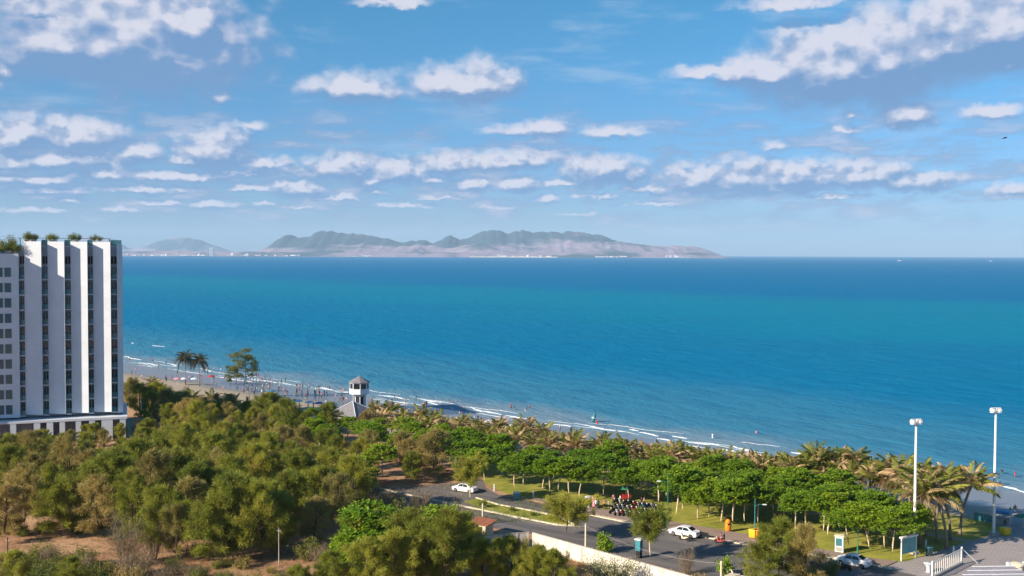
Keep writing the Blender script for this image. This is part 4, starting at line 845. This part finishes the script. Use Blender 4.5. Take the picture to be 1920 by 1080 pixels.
# ================================================================== vehicles
def car_parts(o, taxi=False):
    S = [(-2.22, .70, .34, .62, .62, .66), (-2.12, .80, .24, .78, .78, .76), (-1.55, .86, .20, .92, .95, .74), (-1.25, .87, .2, .93, 1.0, .72), (-.65, .88, .2, .93, 1.40, .58), (.3, .88, .2, .94, 1.45, .58), (.75, .88, .2, .94, 1.40, .58), (1.5, .87, .2, .95, 1.02, .70), (1.75, .86, .22, .93, .97, .72), (2.12, .80, .28, .88, .90, .70), (2.22, .70, .36, .72, .73, .62)]
    q = MB(); vs = []
    for x, w, z0, zb, zt, tw in S: vs += [(x, -w * .92, z0), (x, -w, (z0 + zb) * .5), (x, -w * .97, zb), (x, -tw, zt), (x, tw, zt), (x, w * .97, zb), (x, w, (z0 + zb) * .5), (x, w * .92, z0)]
    n = 8; fs = [(i * n + k, i * n + (k + 1) % n, (i + 1) * n + (k + 1) % n, (i + 1) * n + k) for i in range(len(S) - 1) for k in range(n)] + [tuple(range(n)), tuple(range((len(S) - 1) * n, len(S) * n))[::-1]]
    q.add(vs, fs); q.build('body', 'car_white', o)
    def pane(name, pts): q = MB(); q.add(pts, [(0, 1, 2, 3)]); q.build(name, 'dark_glass', o)
    for s in (-1, 1):
        def y(x, z, e=.012): # on the cabin side
            tw = np.interp(x, [r[0] for r in S], [r[5] for r in S]); zt = np.interp(x, [r[0] for r in S], [r[4] for r in S]); f = (z - .94) / max(.05, zt - .94); return s * (.855 + (tw - .855) * f + e)
        pane('side_window', [(x, y(x, z), z) for x, z in ((-.95, .98), (.0, .98), (.0, 1.38), (-.6, 1.33))]); pane('side_window', [(x, y(x, z), z) for x, z in ((.07, .98), (1.15, 1.0), (.72, 1.34), (.07, 1.39))])
        q = MB(); q.box((-2.19, s * .55, .66), (.12, .3, .14)); q.build('headlight', 'light_lens', o); q = MB(); q.box((2.19, s * .56, .76), (.1, .26, .16)); q.build('tail_light', 'tail_lens', o)
        q = MB(); q.box((-.82, s * .98, .98), (.12, .16, .12)); q.build('mirror', 'car_white', o)
        for x in (-1.38, 1.38):
            q = MB(); q.lathe([(.22, -.1), (.31, -.1), (.33, -.06), (.33, .06), (.31, .1), (.22, .1)], (x, s * .79, .33), 14, 0, 'Y'); w = q.build('wheel', 'rubber', o); q = MB(); q.lathe([(.2, -.02), (.2, .02), (.05, .05)], (x, s * .79 + s * .105, .33), 10, 0, 'Y'); q.build('rim', 'chrome', w)
    pane('windscreen', [(-1.21, -.66, 1.045), (-1.21, .66, 1.045), (-.70, .54, 1.39), (-.70, -.54, 1.39)]); pane('rear_window', [(1.43, .62, 1.075), (1.43, -.62, 1.075), (.82, -.54, 1.392), (.82, .54, 1.392)])
    if taxi: q = MB(); q.box((-.1, 0, 1.53), (.22, .7, .16), 0, 0, .85); q.build('roof_sign', 'light_lens', o)
KA = math.atan2((P(1420, 1026) - P(1200, 985)).y, (P(1420, 1026) - P(1200, 985)).x)
def car(x, y, rz, label, taxi=False):
    p = P(x, y); o = thing('parked_car', label, 'car', (p.x, p.y, .02), rz, 'parked white cars'); car_parts(o, taxi); return o
car(1284, 1005, KA, 'white car parked at the kerb behind the feathery street tree'); car(1600, 1060, KA, 'white taxi with roof sign parked near the white booth', True); car(872, 922, KA + .1, 'white car half hidden under trees at the side lane')
def bike_meshes():
    out = {}
    q = MB()
    for x in (-.62, .62): q.lathe([(.2, -.05), (.28, -.05), (.3, 0), (.28, .05), (.2, .05)], (x, 0, .3), 12, 0, 'Y')
    for nm, x in (('wheel', -.62),):
        q = MB(); q.lathe([(.2, -.05), (.28, -.05), (.3, 0), (.28, .05), (.2, .05)], (0, 0, 0), 12, 0, 'Y'); out['wheel'] = q.mesh('wheel', 'rubber')
    q = MB(); q.add([(.75, -.1, .62), (.1, -.15, .35), (-.35, -.15, .3), (-.42, -.12, .92), (-.3, -.1, .98), (-.12, -.14, .5), (.2, -.16, .62), (.8, -.1, .75)] + [(.75, .1, .62), (.1, .15, .35), (-.35, .15, .3), (-.42, .12, .92), (-.3, .1, .98), (-.12, .14, .5), (.2, .16, .62), (.8, .1, .75)], [tuple(range(8)), tuple(range(8, 16))[::-1]] + [(i, i + 8, (i + 1) % 8 + 8, (i + 1) % 8) for i in range(8)]); out['body'] = q.mesh('body', 'red')
    q = MB(); q.box((.3, 0, .74), (.85, .26, .12), 0, 0, .85); out['seat'] = q.mesh('seat', 'black')
    q = MB(); q.tube([(-.62, 0, .3), (-.38, 0, .98)], .035, 5); out['fork'] = q.mesh('fork', 'chrome')
    q = MB(); q.tube([(-.3, -.34, 1.02), (-.38, 0, 1.0), (-.3, .34, 1.02)], .022, 5); out['handlebar'] = q.mesh('handlebar', 'black')
    q = MB(); q.box((-.5, 0, .9), (.1, .18, .14)); out['headlight'] = q.mesh('headlight', 'light_lens')
    return out
BM = bike_meshes()
def bike(p, rz, col, label='', group='parked motorbikes', lean=.1):
    o = thing('motorbike', label, 'motorbike', p, rz, group); o.rotation_euler = (lean, 0, rz)
    for x in (-.62, .62): link('wheel', BM['wheel'], o, (x, 0, .3))
    for k in ('body', 'seat', 'fork', 'handlebar', 'headlight'):
        b_ = link(k, BM[k], o)
        if k == 'body': b_.material_slots[0].link = 'OBJECT'; b_.material_slots[0].material = MATS[col]
    return o
bk = []; cols = ['black', 'red', 'blue_paint', 'purple_grey', 'chrome', 'black', 'purple_grey', 'car_white']
for r_ in range(3):
    for k in range(10):
        x = 1150 + 8.6 * k + r_ * 3; y = 965 - r_ * 9.5 + k * 1.4 + rng.uniform(-1, 1); p = P(x, y); bk.append(bike((p.x, p.y, .137), KA + 1.35 + rng.uniform(-.2, .2), cols[int(rng.integers(8))]))
for x, y in ((1575, 1066), (1584, 1070), (1564, 1062), (1283, 1014), (1318, 1009), (1368, 1080), (1378, 1084)): p = P(x, y); bk.append(bike((p.x, p.y, .02), KA + rng.uniform(-.4, .4), ('cream', 'black', 'chrome')[len(bk) % 3]))
rank_labels(bk, '{n} parked motorbike from the left, counting all parked motorbikes')

# ================================================================== people
def skin_mesh(joints, edges, name='body'):
    me = bpy.data.meshes.new('tmp'); me.from_pydata([j[:3] for j in joints], edges, []); o = bpy.data.objects.new('tmp', me); COL.objects.link(o)
    md = o.modifiers.new('s', 'SKIN'); md.use_smooth_shade = True; o.modifiers.new('d', 'SUBSURF').levels = 1
    for i, j in enumerate(joints): me.skin_vertices[0].data[i].radius = (j[3], j[4] if len(j) > 4 else j[3]); me.skin_vertices[0].data[i].use_root = i == 0
    bpy.context.view_layer.update(); ev = o.evaluated_get(bpy.context.evaluated_depsgraph_get()); out = bpy.data.meshes.new_from_object(ev); out.name = name; bpy.data.objects.remove(o); return out
def person_mesh(lf, rf, lh, rh, seat=False):
    """lf, rf: foot (x, z offset); lh, rh: hand positions"""
    pz = .92 if not seat else .80
    kn = lambda f: ((f[0] * .5 + (.16 if not seat else .42), f[1] * 1, (pz + f[2]) * .5 + (.03 if not seat else .22)))
    J = [(0, 0, pz, .15, .11), (0, 0, pz + .28, .14, .10), (0, 0, pz + .50, .16, .10), (0, 0, pz + .60, .055), (.02, 0, pz + .72, .095, .10), (.02, 0, pz + .80, .07)]
    E_ = [(0, 1), (1, 2), (2, 3), (3, 4), (4, 5)]
    for s, f, h in ((1, lf, lh), (-1, rf, rh)):
        k = len(J); fx = (f[0], s * .11, f[1]); kx = ((f[0] * .5 + (.06 if not seat else .34)), s * (.10 if not seat else .17), (pz + f[1]) / 2 + (.0 if not seat else .24))
        J += [(0, s * .09, pz - .06, .095), (*kx, .065), (fx[0], fx[1], fx[2] + .07, .045), (fx[0] + .14, fx[1], fx[2] + .03, .035)]; E_ += [(0, k), (k, k + 1), (k + 1, k + 2), (k + 2, k + 3)]
        k = len(J); sh_ = (0, s * .20, pz + .48); J += [(*sh_, .055), ((sh_[0] + h[0]) / 2 - .03, (sh_[1] + s * abs(h[1])) / 2 + s * .03, (sh_[2] + h[2]) / 2 - .02, .042), (h[0], s * abs(h[1]), h[2], .03), (h[0] + .05, s * abs(h[1]), h[2] - .07, .032)]; E_ += [(2, k), (k, k + 1), (k + 1, k + 2), (k + 2, k + 3)]
    me = skin_mesh(J, E_)
    for m_ in ('skin', 'red', 'blue_paint', 'hair'): me.materials.append(MATS[m_])
    for p in me.polygons:
        c = p.center; mi = 0
        if c.z > pz + .70 + (.06 if c.x > .06 else 0): mi = 3
        elif pz - .02 < c.z < pz + .56 and abs(c.y) < .27: mi = 1
        elif pz - .38 < c.z <= pz - .02 and abs(c.y) < .22: mi = 2
        p.material_index = mi
    return me
PM = [person_mesh((0, 0), (.05, 0), (.05, .3, .78), (.02, .3, .78)), person_mesh((.3, 0), (-.25, .03), (-.18, .27, .85), (.22, .27, .88)), person_mesh((.06, 0), (-.06, 0), (.25, .45, 1.25), (.05, .5, 1.0))]
RM = person_mesh((.22, .12), (.22, .12), (.42, .30, 1.02), (.42, .30, 1.02), True)
CLO = {'red': 'red', 'white': 'white_paint', 'blue': 'blue_paint', 'black': 'black', 'pink': 'pink', 'orange': 'orange', 'green': 'green_paint', 'grey': 'purple_grey'}
def person(p, col, legs, me=None, rz=None, group=None, scale=None):
    o = link('person', me or pick(PM), None, p, (0, 0, rng.uniform(0, 6.28) if rz is None else rz), scale or rng.uniform(.86, 1.02)); o['category'] = 'person'
    if group: o['group'] = group
    for i, c in ((1, CLO[col]), (2, CLO[legs])): o.material_slots[i].link = 'OBJECT'; o.material_slots[i].material = MATS[c]
    o['col'] = col; return o
ck = ['black', 'blue', 'white', 'pink', 'grey', 'black', 'red', 'green']; byc = {}
def crowd(p, group='people on the beach'):
    if ac(p)[1] > 40: p = Vector((p.x, p.y, SEA - 1.0))
    col = ck[int(rng.integers(8))]; o = person(p, col, ck[int(rng.integers(8))], group=group); byc.setdefault(col, []).append(o)
SHX = [240, 340, 480, 600, 700]; SHY = [680, 697, 722, 742, 758]
for k in range(150):
    x = rng.uniform(242, 705) if k % 2 else rng.choice([400, 470, 500, 525, 560, 600, 640]) + rng.normal(0, 13)
    if 652 < x < 690: continue
    y = np.interp(x, SHX, SHY) + (rng.uniform(-14, 6) if k % 5 < 3 else rng.uniform(4, 30)); crowd(G(x, y))
for x, y in ((965,771),(985,775),(958,769),(993,770),(978,746),(877,755),(910,758),(842,757),(855,757),(870,773),(1418,819),(1336,826),(875,791),(890,790),(896,791),(902,794),(862,782),(976,792),(1002,794),(1156,817),(1292,852),(727,757),(735,757),(740,750),(745,752),(1872,910),(1879,893),(1903,899),(1875,912),(760,757),(780,752),(800,762),(830,768),(948,790),(1050,806),(1230,836),(1903,966),(1894,968),(1310,845),(1120,800)): crowd(G(x, y))
for col, l in byc.items(): rank_labels(l, '{n} beachgoer from the left wearing a %s top at the water' % col)
ml = person(P(1884, 994) + Vector((0, .0, .02)), 'black', 'blue', rz=-2); ml['label'] = 'person in black standing behind the yellow box by the mast'
pe = []
for x, y in ((1108,955),(1117,957),(1122,956),(1133,956),(1141,957),(1150,945),(1163,947),(1203,953),(1208,951),(1225,958)): p = P(x, y); pe.append(person((p.x, p.y, .137), ck[int(rng.integers(8))], 'black', group='people by the motorbike parking'))
rank_labels(pe, '{n} person from the left standing by the motorbike parking')
p = P(1350, 1020); rb = bike((p.x, p.y, .02), KA, 'red', 'red motorbike being ridden along the road in tree shade', 'ridden motorbike', 0); o = person((p.x + .2 * math.cos(KA), p.y + .2 * math.sin(KA), .12), 'pink', 'black', RM, KA + math.pi, None, .95); o['label'] = 'rider in a pink top on the red motorbike on the road'
o = person((p.x + .62 * math.cos(KA), p.y + .62 * math.sin(KA), .16), 'black', 'black', RM, KA + math.pi, None, .95); o['label'] = 'passenger in black behind the rider on the red motorbike'

# ================================================================== park furniture
def bin_(x, y, m, label, s=1.):
    o = thing('litter_bin', label, 'bin', P(x, y) + Vector((0, 0, .14)), rng.uniform(-.2, .2), None, s); q = MB(); q.lathe([(.30, 0), (.36, .1), (.38, .75), (.3, .95)], n=12); q.build('body', m, o, True); q = MB(); q.lathe([(.34, .96), (.36, 1.05), (.2, 1.3), (.05, 1.36)], n=12); q.build('lid', m, o, True); q = MB(); q.box((0, -.34, .82), (.3, .12, .16)); q.build('opening', 'black', o)
bin_(1365, 997, 'orange', 'tall orange litter bin on the lawn edge by a leaning trunk', 1.25)
def wbin(x, y, m, label):
    o = thing('wheelie_bin', label, 'bin', P(x, y) + Vector((0, 0, .14)), KA); q = MB(); q.box((0, 0, .6), (.85, .8, 1.0), 0, 0, 1.12); q.build('body', m, o); q = MB(); q.box((0, -.02, 1.16), (1.0, .95, .1), 0, 0, .92); q.build('lid', m, o)
    for s in (-1, 1): q = MB(); q.lathe([(.1, -.04), (.1, .04)], (s * .34, .38, .1), 8, 0, 'X'); q.build('wheel', 'rubber', o)
wbin(1412, 1010, 'yellow', 'leftmost yellow bin in the group near the bluish lamp'); wbin(1421, 1011, 'orange', 'orange bin touching the yellow one, second of the group'); wbin(1436, 1015, 'orange', 'orange bin beside the green one'); wbin(1447, 1018, 'green_paint', 'green bin at the right end of the bin group')
o = thing('phone_booth', 'white booth with glazed front standing on the lawn near the taxi', 'booth', P(1574, 1035) + Vector((0, 0, .01)), KA + .25); q = MB(); q.box((0, 0, 1.1), (1.1, 1.0, 2.2)); q.build('body', 'white_paint', o); q = MB(); q.box((0, 0, 2.27), (1.35, 1.25, .14), 0, 0, .94); q.build('roof', 'cream', o)
q = MB(); q.box((-.05, -.52, 1.45), (.75, .05, 1.0)); q.build('pane', 'teal_glass', o); q = MB(); q.box((0, -.52, .5), (.8, .04, .5)); q.build('panel', 'concrete', o)
pa_, pb_ = P(1690, 1052), P(1717, 1046); d = pb_ - pa_; o = thing('notice_board', 'large teal notice board on two posts at the lawn corner', 'sign', pa_, math.atan2(d.y, d.x)); w = d.length
hb = h_at(1690, 1010, pa_)
for x in (0, w): q = MB(); q.box((x, 0, hb / 2), (.14, .14, hb)); q.build('post', 'white_metal', o)
q = MB(); q.box((w / 2, 0, hb * .64), (w - .16, .1, hb * .68)); q.build('panel', 'teal_panel', o); q = MB(); q.box((w / 2, 0, hb + .12), (w + .4, .5, .2), 0, 0, .96); q.build('canopy', 'white_metal', o)
o = thing('switch_cabinet', 'teal roadside cabinet on a black base beside the upright street tree', 'cabinet', P(1198, 1046), KA); q = MB(); q.box((0, 0, .5), (.6, .6, 1.0)); q.build('base', 'black', o); q = MB(); q.box((0, 0, 1.7), (.72, .7, 1.4)); q.build('body', 'teal_paint', o); q = MB(); q.box((0, 0, 2.5), (.98, .9, .18), 0, 0, .9); q.build('cap', 'white_metal', o)
o = thing('cool_box', 'white refrigerated vendor cabinet at the left end of the parked motorbikes', 'cabinet', P(1103, 952) + Vector((0, 0, .13)), KA); q = MB(); q.box((0, 0, .85), (.8, .7, 1.7)); q.build('body', 'white_paint', o); q = MB(); q.box((0, -.36, 1.0), (.6, .04, 1.1)); q.build('door', 'teal_glass', o)
o = thing('poster_stand', 'pink patterned display stand beside the white vendor cabinet', 'stand', P(1113, 953) + Vector((0, 0, .13)), KA); q = MB(); q.box((0, 0, .9), (.95, .12, 1.5)); q.build('panel', 'pink', o)
for s in (-1, 1): q = MB(); q.box((s * .4, .2, .45), (.06, .5, .9)); q.build('leg', 'white_metal', o)
o = thing('vendor_cart', 'snack cart under a green parasol on the lawn behind the motorbikes', 'cart', P(1174, 938) + Vector((0, 0, .01)), .2); q = MB(); q.box((0, 0, .65), (1.5, .8, .7)); q.build('body', 'red', o); q = MB(); q.tube([(0, 0, .9), (0, 0, 2.3)], .03, 6); q.build('pole', 'white_metal', o); q = MB(); q.lathe([(1.35, 1.95), (1.3, 2.0), (.7, 2.28), (.03, 2.42)], n=10); q.build('parasol', 'green_paint', o)
for s in (-1, 1): q = MB(); q.lathe([(.3, -.03), (.3, .03)], (.45, s * .42, .3), 12, 0, 'Y'); q.build('wheel', 'rubber', o)
o = thing('storage_box', 'bright yellow box standing on the plaza beside the right mast', 'box', P(1885, 1003) + Vector((0, 0, .02)), .35); q = MB(); q.box((0, 0, .52), (1.25, .85, .9)); q.build('body', 'yellow', o); q = MB(); q.box((0, 0, 1.02), (1.32, .92, .1), 0, 0, .95); q.build('lid', 'yellow', o)
for s in (-1, 1): q = MB(); q.box((s * .45, 0, .04), (.12, .8, .08)); q.build('skid', 'black', o)
p = P(1880, 982); o = thing('beach_stall', 'blue-roofed stall with blue curtains at the beach edge behind the mast', 'stall', (p.x, p.y, gz(p.x, p.y) + .02), -.6); q = MB(); q.box((0, 0, 1.95), (2.4, 1.8, .5), 0, 0, .85); q.build('roof', 'blue_paint', o); q = MB(); q.box((0, 0, .5), (2.1, 1.4, .9)); q.build('counter', 'concrete', o)
for a in (-1, 1):
    for b_ in (-1, 1): q = MB(); q.box((a * 1.1, b_ * .8, .9), (.08, .08, 1.75)); q.build('post', 'white_metal', o)
a, b_ = P(1826, 975), P(1862, 981); d = b_ - a; o = thing('blue_railing', 'blue slatted railing at the beach edge behind the big palms', 'railing', (a.x, a.y, .02), math.atan2(d.y, d.x)); n = max(8, int(d.length / .45)); q = MB(); q.box((0, 0, .6), (.3, .05, 1.1)); sm = q.mesh('slat', 'teal_paint')
for k in range(n): link('slat', sm, o, (d.length * (k + .5) / n, 0, 0))
for z in (.3, 1.0): q = MB(); q.box((d.length / 2, .06, z), (d.length, .05, .08)); q.build('rail', 'blue_paint', o)
PCOL = ['pink', 'red', 'blue_paint', 'white_paint', 'orange', 'green_paint', 'yellow']; ps = {}
def parasol(x, y, m, s=1.):
    p = G(x, y); o = thing('beach_parasol', '', 'parasol', p, 0, 'parasols on the beach', s); q = MB(); q.tube([(0, 0, 0), (0, 0, 2.3)], .03, 5); q.build('pole', 'white_metal', o); q = MB(); q.lathe([(1.3, 1.85), (1.25, 1.92), (.7, 2.18), (.02, 2.36)], n=10); q.build('canopy', m, o); ps.setdefault(m, []).append(o)
for x, y, m in ((333,722,'pink'),(345,722,'white_paint'),(396,717,'red'),(365,722,'white_paint'),(500,752,'pink'),(508,746,'blue_paint'),(530,768,'orange'),(580,768,'white_paint'),(598,770,'blue_paint'),(560,766,'white_paint'),(625,772,'white_paint'),(612,776,'orange'),(552,765,'green_paint'),(905,806,'pink'),(916,807,'white_paint'),(960,815,'white_paint'),(984,818,'pink'),(1918,992,'green_paint')): parasol(x, y, m)
for m, l in ps.items(): rank_labels(l, '{n} %s beach parasol from the left' % m.replace('_paint', ''))
p = G(917, 815); o = thing('beach_lamp', 'white double-armed lamp on the beach above the dry palms', 'lamp', p); h = h_at(917, 786, p); q = MB(); q.tube([(0, 0, 0), (0, 0, h)], [.12, .08], 8); q.build('pole', 'white_metal', o)
for s, l in ((1, 2.0), (-1, .5)): q = MB(); q.tube([(0, 0, h - .9), (s * .5, 0, h - .25), (s * l, 0, h - .1)], .07, 5); q.build('arm', 'white_metal', o)
p = W(1111, 792); o = thing('surf_float', 'turquoise inflatable float standing in the surf', 'float', (p.x, p.y, SEA), .5); o.rotation_euler = (0, .3, .4); q = MB(); q.lathe([(.1, 0), (.45, .4), (.5, 1.4), (.3, 2.2), (.05, 2.5)], n=10); q.build('body', 'teal_glass', o, True); q = MB(); q.lathe([(.52, 1.0), (.53, 1.2)], n=10); q.build('stripe', 'white_paint', o)
p = P(540, 815); o = thing('net_shed', 'low shed with sagging teal net roof among the trees near the beach', 'shed', (p.x, p.y, 0), .35); q = MB(); q.add([(-6, -2, 3.2), (6, -2, 3.5), (6, 2, 3.9), (-6, 2, 3.6), (-6, -2, 3.25), (6, -2, 3.55), (6, 2, 3.95), (-6, 2, 3.65)], [(3, 2, 1, 0), (4, 5, 6, 7), (0, 1, 5, 4), (1, 2, 6, 5), (2, 3, 7, 6), (3, 0, 4, 7)]); q.build('roof', 'teal_paint', o)
for a in (-5.8, 0, 5.8):
    for b_ in (-1.9, 1.9): q = MB(); q.tube([(a, b_, 0), (a, b_, 3.2)], .07, 5); q.build('post', 'concrete', o)
# lawn bollards
bl = []
q = MB(); q.lathe([(.1, 0), (.1, .75), (.13, .78), (.06, .9)], n=8); bm_ = q.mesh('bollard', 'white_paint')
for x, y in ((927,921),(1000,934),(1788,1040),(1736,1028)): bl.append(tag(link('bollard', bm_, None, P(x, y) + Vector((0, 0, .012)), None, 1.3), '', 'bollard', 'white bollards'))
rank_labels(bl, '{n} short white bollard from the left at the lawn edge')
o = thing('bin_box', 'small teal bin box at the side lane corner', 'bin', P(969, 936) + Vector((0, 0, .02)), .3); q = MB(); q.box((0, 0, .55), (.9, .7, 1.0), 0, 0, 1.1); q.build('body', 'teal_panel', o); q = MB(); q.box((0, 0, 1.12), (1.05, .85, .12), 0, 0, .9); q.build('lid', 'white_metal', o)
o = thing('bin_box', 'pale green topped bin at the plaza end of the lawn', 'bin', P(1742, 1042) + Vector((0, 0, .022)), .3); q = MB(); q.box((0, 0, .55), (.7, .6, 1.1)); q.build('body', 'dark_teal', o); q = MB(); q.box((0, 0, 1.16), (.85, .75, .12)); q.build('lid', 'teal_panel', o)
# white fence, gatepost, urn on the forecourt
a, b_ = P(1748, 1086), P(1803, 1058); d = b_ - a; o = thing('forecourt_fence', 'white metal railing fence on a concrete plinth at the bottom right', 'fence', (a.x, a.y, .02), math.atan2(d.y, d.x)); Lw = d.length; fh = 2.0
q = MB(); q.box((Lw / 2, 0, .12), (Lw + .2, .35, .24)); q.build('plinth', 'concrete', o)
for z in (.4, fh): q = MB(); q.box((Lw / 2, 0, z), (Lw, .08, .09)); q.build('rail', 'white_metal', o)
n = 15; q = MB(); q.box((0, 0, fh / 2 + .15), (.06, .05, fh - .35)); bm_ = q.mesh('bar', 'white_metal')
for k in range(n): link('bar', bm_, o, (Lw * (k + .5) / n, 0, .02))
for x in (0, Lw): q = MB(); q.box((x, 0, fh / 2 + .1), (.18, .18, fh + .3)); q.build('post', 'white_metal', o)
q = MB(); q.tube([(Lw + .1, 0, fh), (Lw + 1.6, -1.4, .1)], .05, 5); q.build('stay', 'white_metal', o)
o = thing('gate_post', 'round cream gatepost with white sides at the bottom right corner', 'gatepost', P(1907, 1100) + Vector((0, 0, .03)), .1); q = MB(); q.lathe([(.75, 0), (.75, 2.6), (.85, 2.62), (.85, 2.8), (.1, 2.95)], n=18); q.build('drum', 'cream', o)
for s in (-1, 1): q = MB(); q.box((s * 1.05, .2, 1.45), (.3, .5, 2.9)); q.build('side_pier', 'white_paint', o)
o = thing('stone_urn', 'white urn planter on the pavement left of the white railing', 'planter', P(1741, 1073) + Vector((0, 0, .03)), 0, None, 1.15); q = MB(); q.lathe([(.32, 0), (.2, .15), (.22, .5), (.5, .95), (.56, 1.0), (.42, 1.02)], n=12); q.build('bowl', 'white_paint', o, True); q = MB(); q.tube([(0, 0, 1.0), (.05, 0, 1.9)], .03, 5); q.build('stem', 'bark', o)
o = thing('brick_planter', 'pinkish-red planter box at the bottom edge beside parked motorbikes', 'planter', P(1387, 1098), KA); q = MB(); q.box((0, 0, .5), (3.2, 1.4, 1.0)); q.build('body', 'pink', o); q = MB(); q.box((0, 0, 1.03), (3.3, 1.5, .08)); q.build('rim', 'cream', o)
# kite over the sea, boats near the horizon
p = at_dist(1883, 259, 320); o = thing('kite', 'red long-tailed kite flying over the sea at the right', 'kite', p, .3); q = MB(); q.add([(-1.0, 0, -.25), (.2, -.1, .35), (1.3, 0, .35), (.5, .12, -.1), (-1.0, .04, -.25), (.2, -.06, .35), (1.3, .04, .35), (.5, .16, -.1)], [(0, 1, 2, 3), (7, 6, 5, 4), (0, 4, 5, 1), (1, 5, 6, 2), (2, 6, 7, 3), (3, 7, 4, 0)]); q.build('sail', 'red', o); q = MB(); q.tube([(-1, 0, -.25), (-1.6, .05, -.35), (-2.1, 0, -.3)], .05, 4); q.build('tail', 'orange', o)
for x, y, s, lab in ((1687, 490, 1.0, 'white boat near the horizon right of the hills'), (1858, 488, .8, 'small white boat near the horizon at the far right')):
    p = at_dist(x, y, 7000); o = thing('boat', lab, 'boat', (p.x, p.y, SEA), .2, 'far boats', s); q = MB(); q.add([(-12, -3, 0), (10, -3, 0), (16, 0, 0), (10, 3, 0), (-12, 3, 0), (-13, -3.5, 3.5), (11, -3.5, 3.5), (19, 0, 4.5), (11, 3.5, 3.5), (-13, 3.5, 3.5)], [(4, 3, 2, 1, 0), (5, 6, 7, 8, 9)] + [(i, (i + 1) % 5, (i + 1) % 5 + 5, i + 5) for i in range(5)]); q.build('hull', 'white_paint', o); q = MB(); q.box((-4, 0, 5.5), (10, 4.5, 4)); q.build('cabin', 'white_paint', o); q = MB(); q.tube([(0, 0, 7.5), (0, 0, 12)], .15, 5); q.build('mast', 'white_metal', o)

# low hut with a ribbed metal roof at the lower right corner
zr = 2.6; cs4 = [P(1824, 1062, zr), P(1900, 1061, zr), P(1990, 1110, zr - .3), P(1765, 1112, zr - .3)]
o = thing('ribbed_hut', 'low hut with pale ribbed metal roof at the bottom right corner', 'hut', (cs4[0].x, cs4[0].y, .02)); o0 = Vector((cs4[0].x, cs4[0].y, .02)); q = MB(); q.add([v - o0 for v in cs4] + [v - o0 - Vector((0, 0, .1)) for v in cs4], [(0, 1, 2, 3), (7, 6, 5, 4), (0, 4, 5, 1), (1, 5, 6, 2), (2, 6, 7, 3), (3, 7, 4, 0)]); rf = q.build('roof', 'purple_grey', o)
for k in range(7):
    f = k / 6 * .96 + .02; q = MB(); q.tube([cs4[0].lerp(cs4[3], f) - o0 + Vector((0, 0, .04)), cs4[1].lerp(cs4[2], f) - o0 + Vector((0, 0, .04))], .06, 5); q.build('rib', 'white_metal', rf)
cc = sum(cs4, Vector()) / 4 - o0; q = MB(); n4 = [((v - o0) - cc) * .82 + cc for v in cs4]; q.prism([(v.x, v.y) for v in n4], 0, 2.15); q.build('wall', 'cream', o)
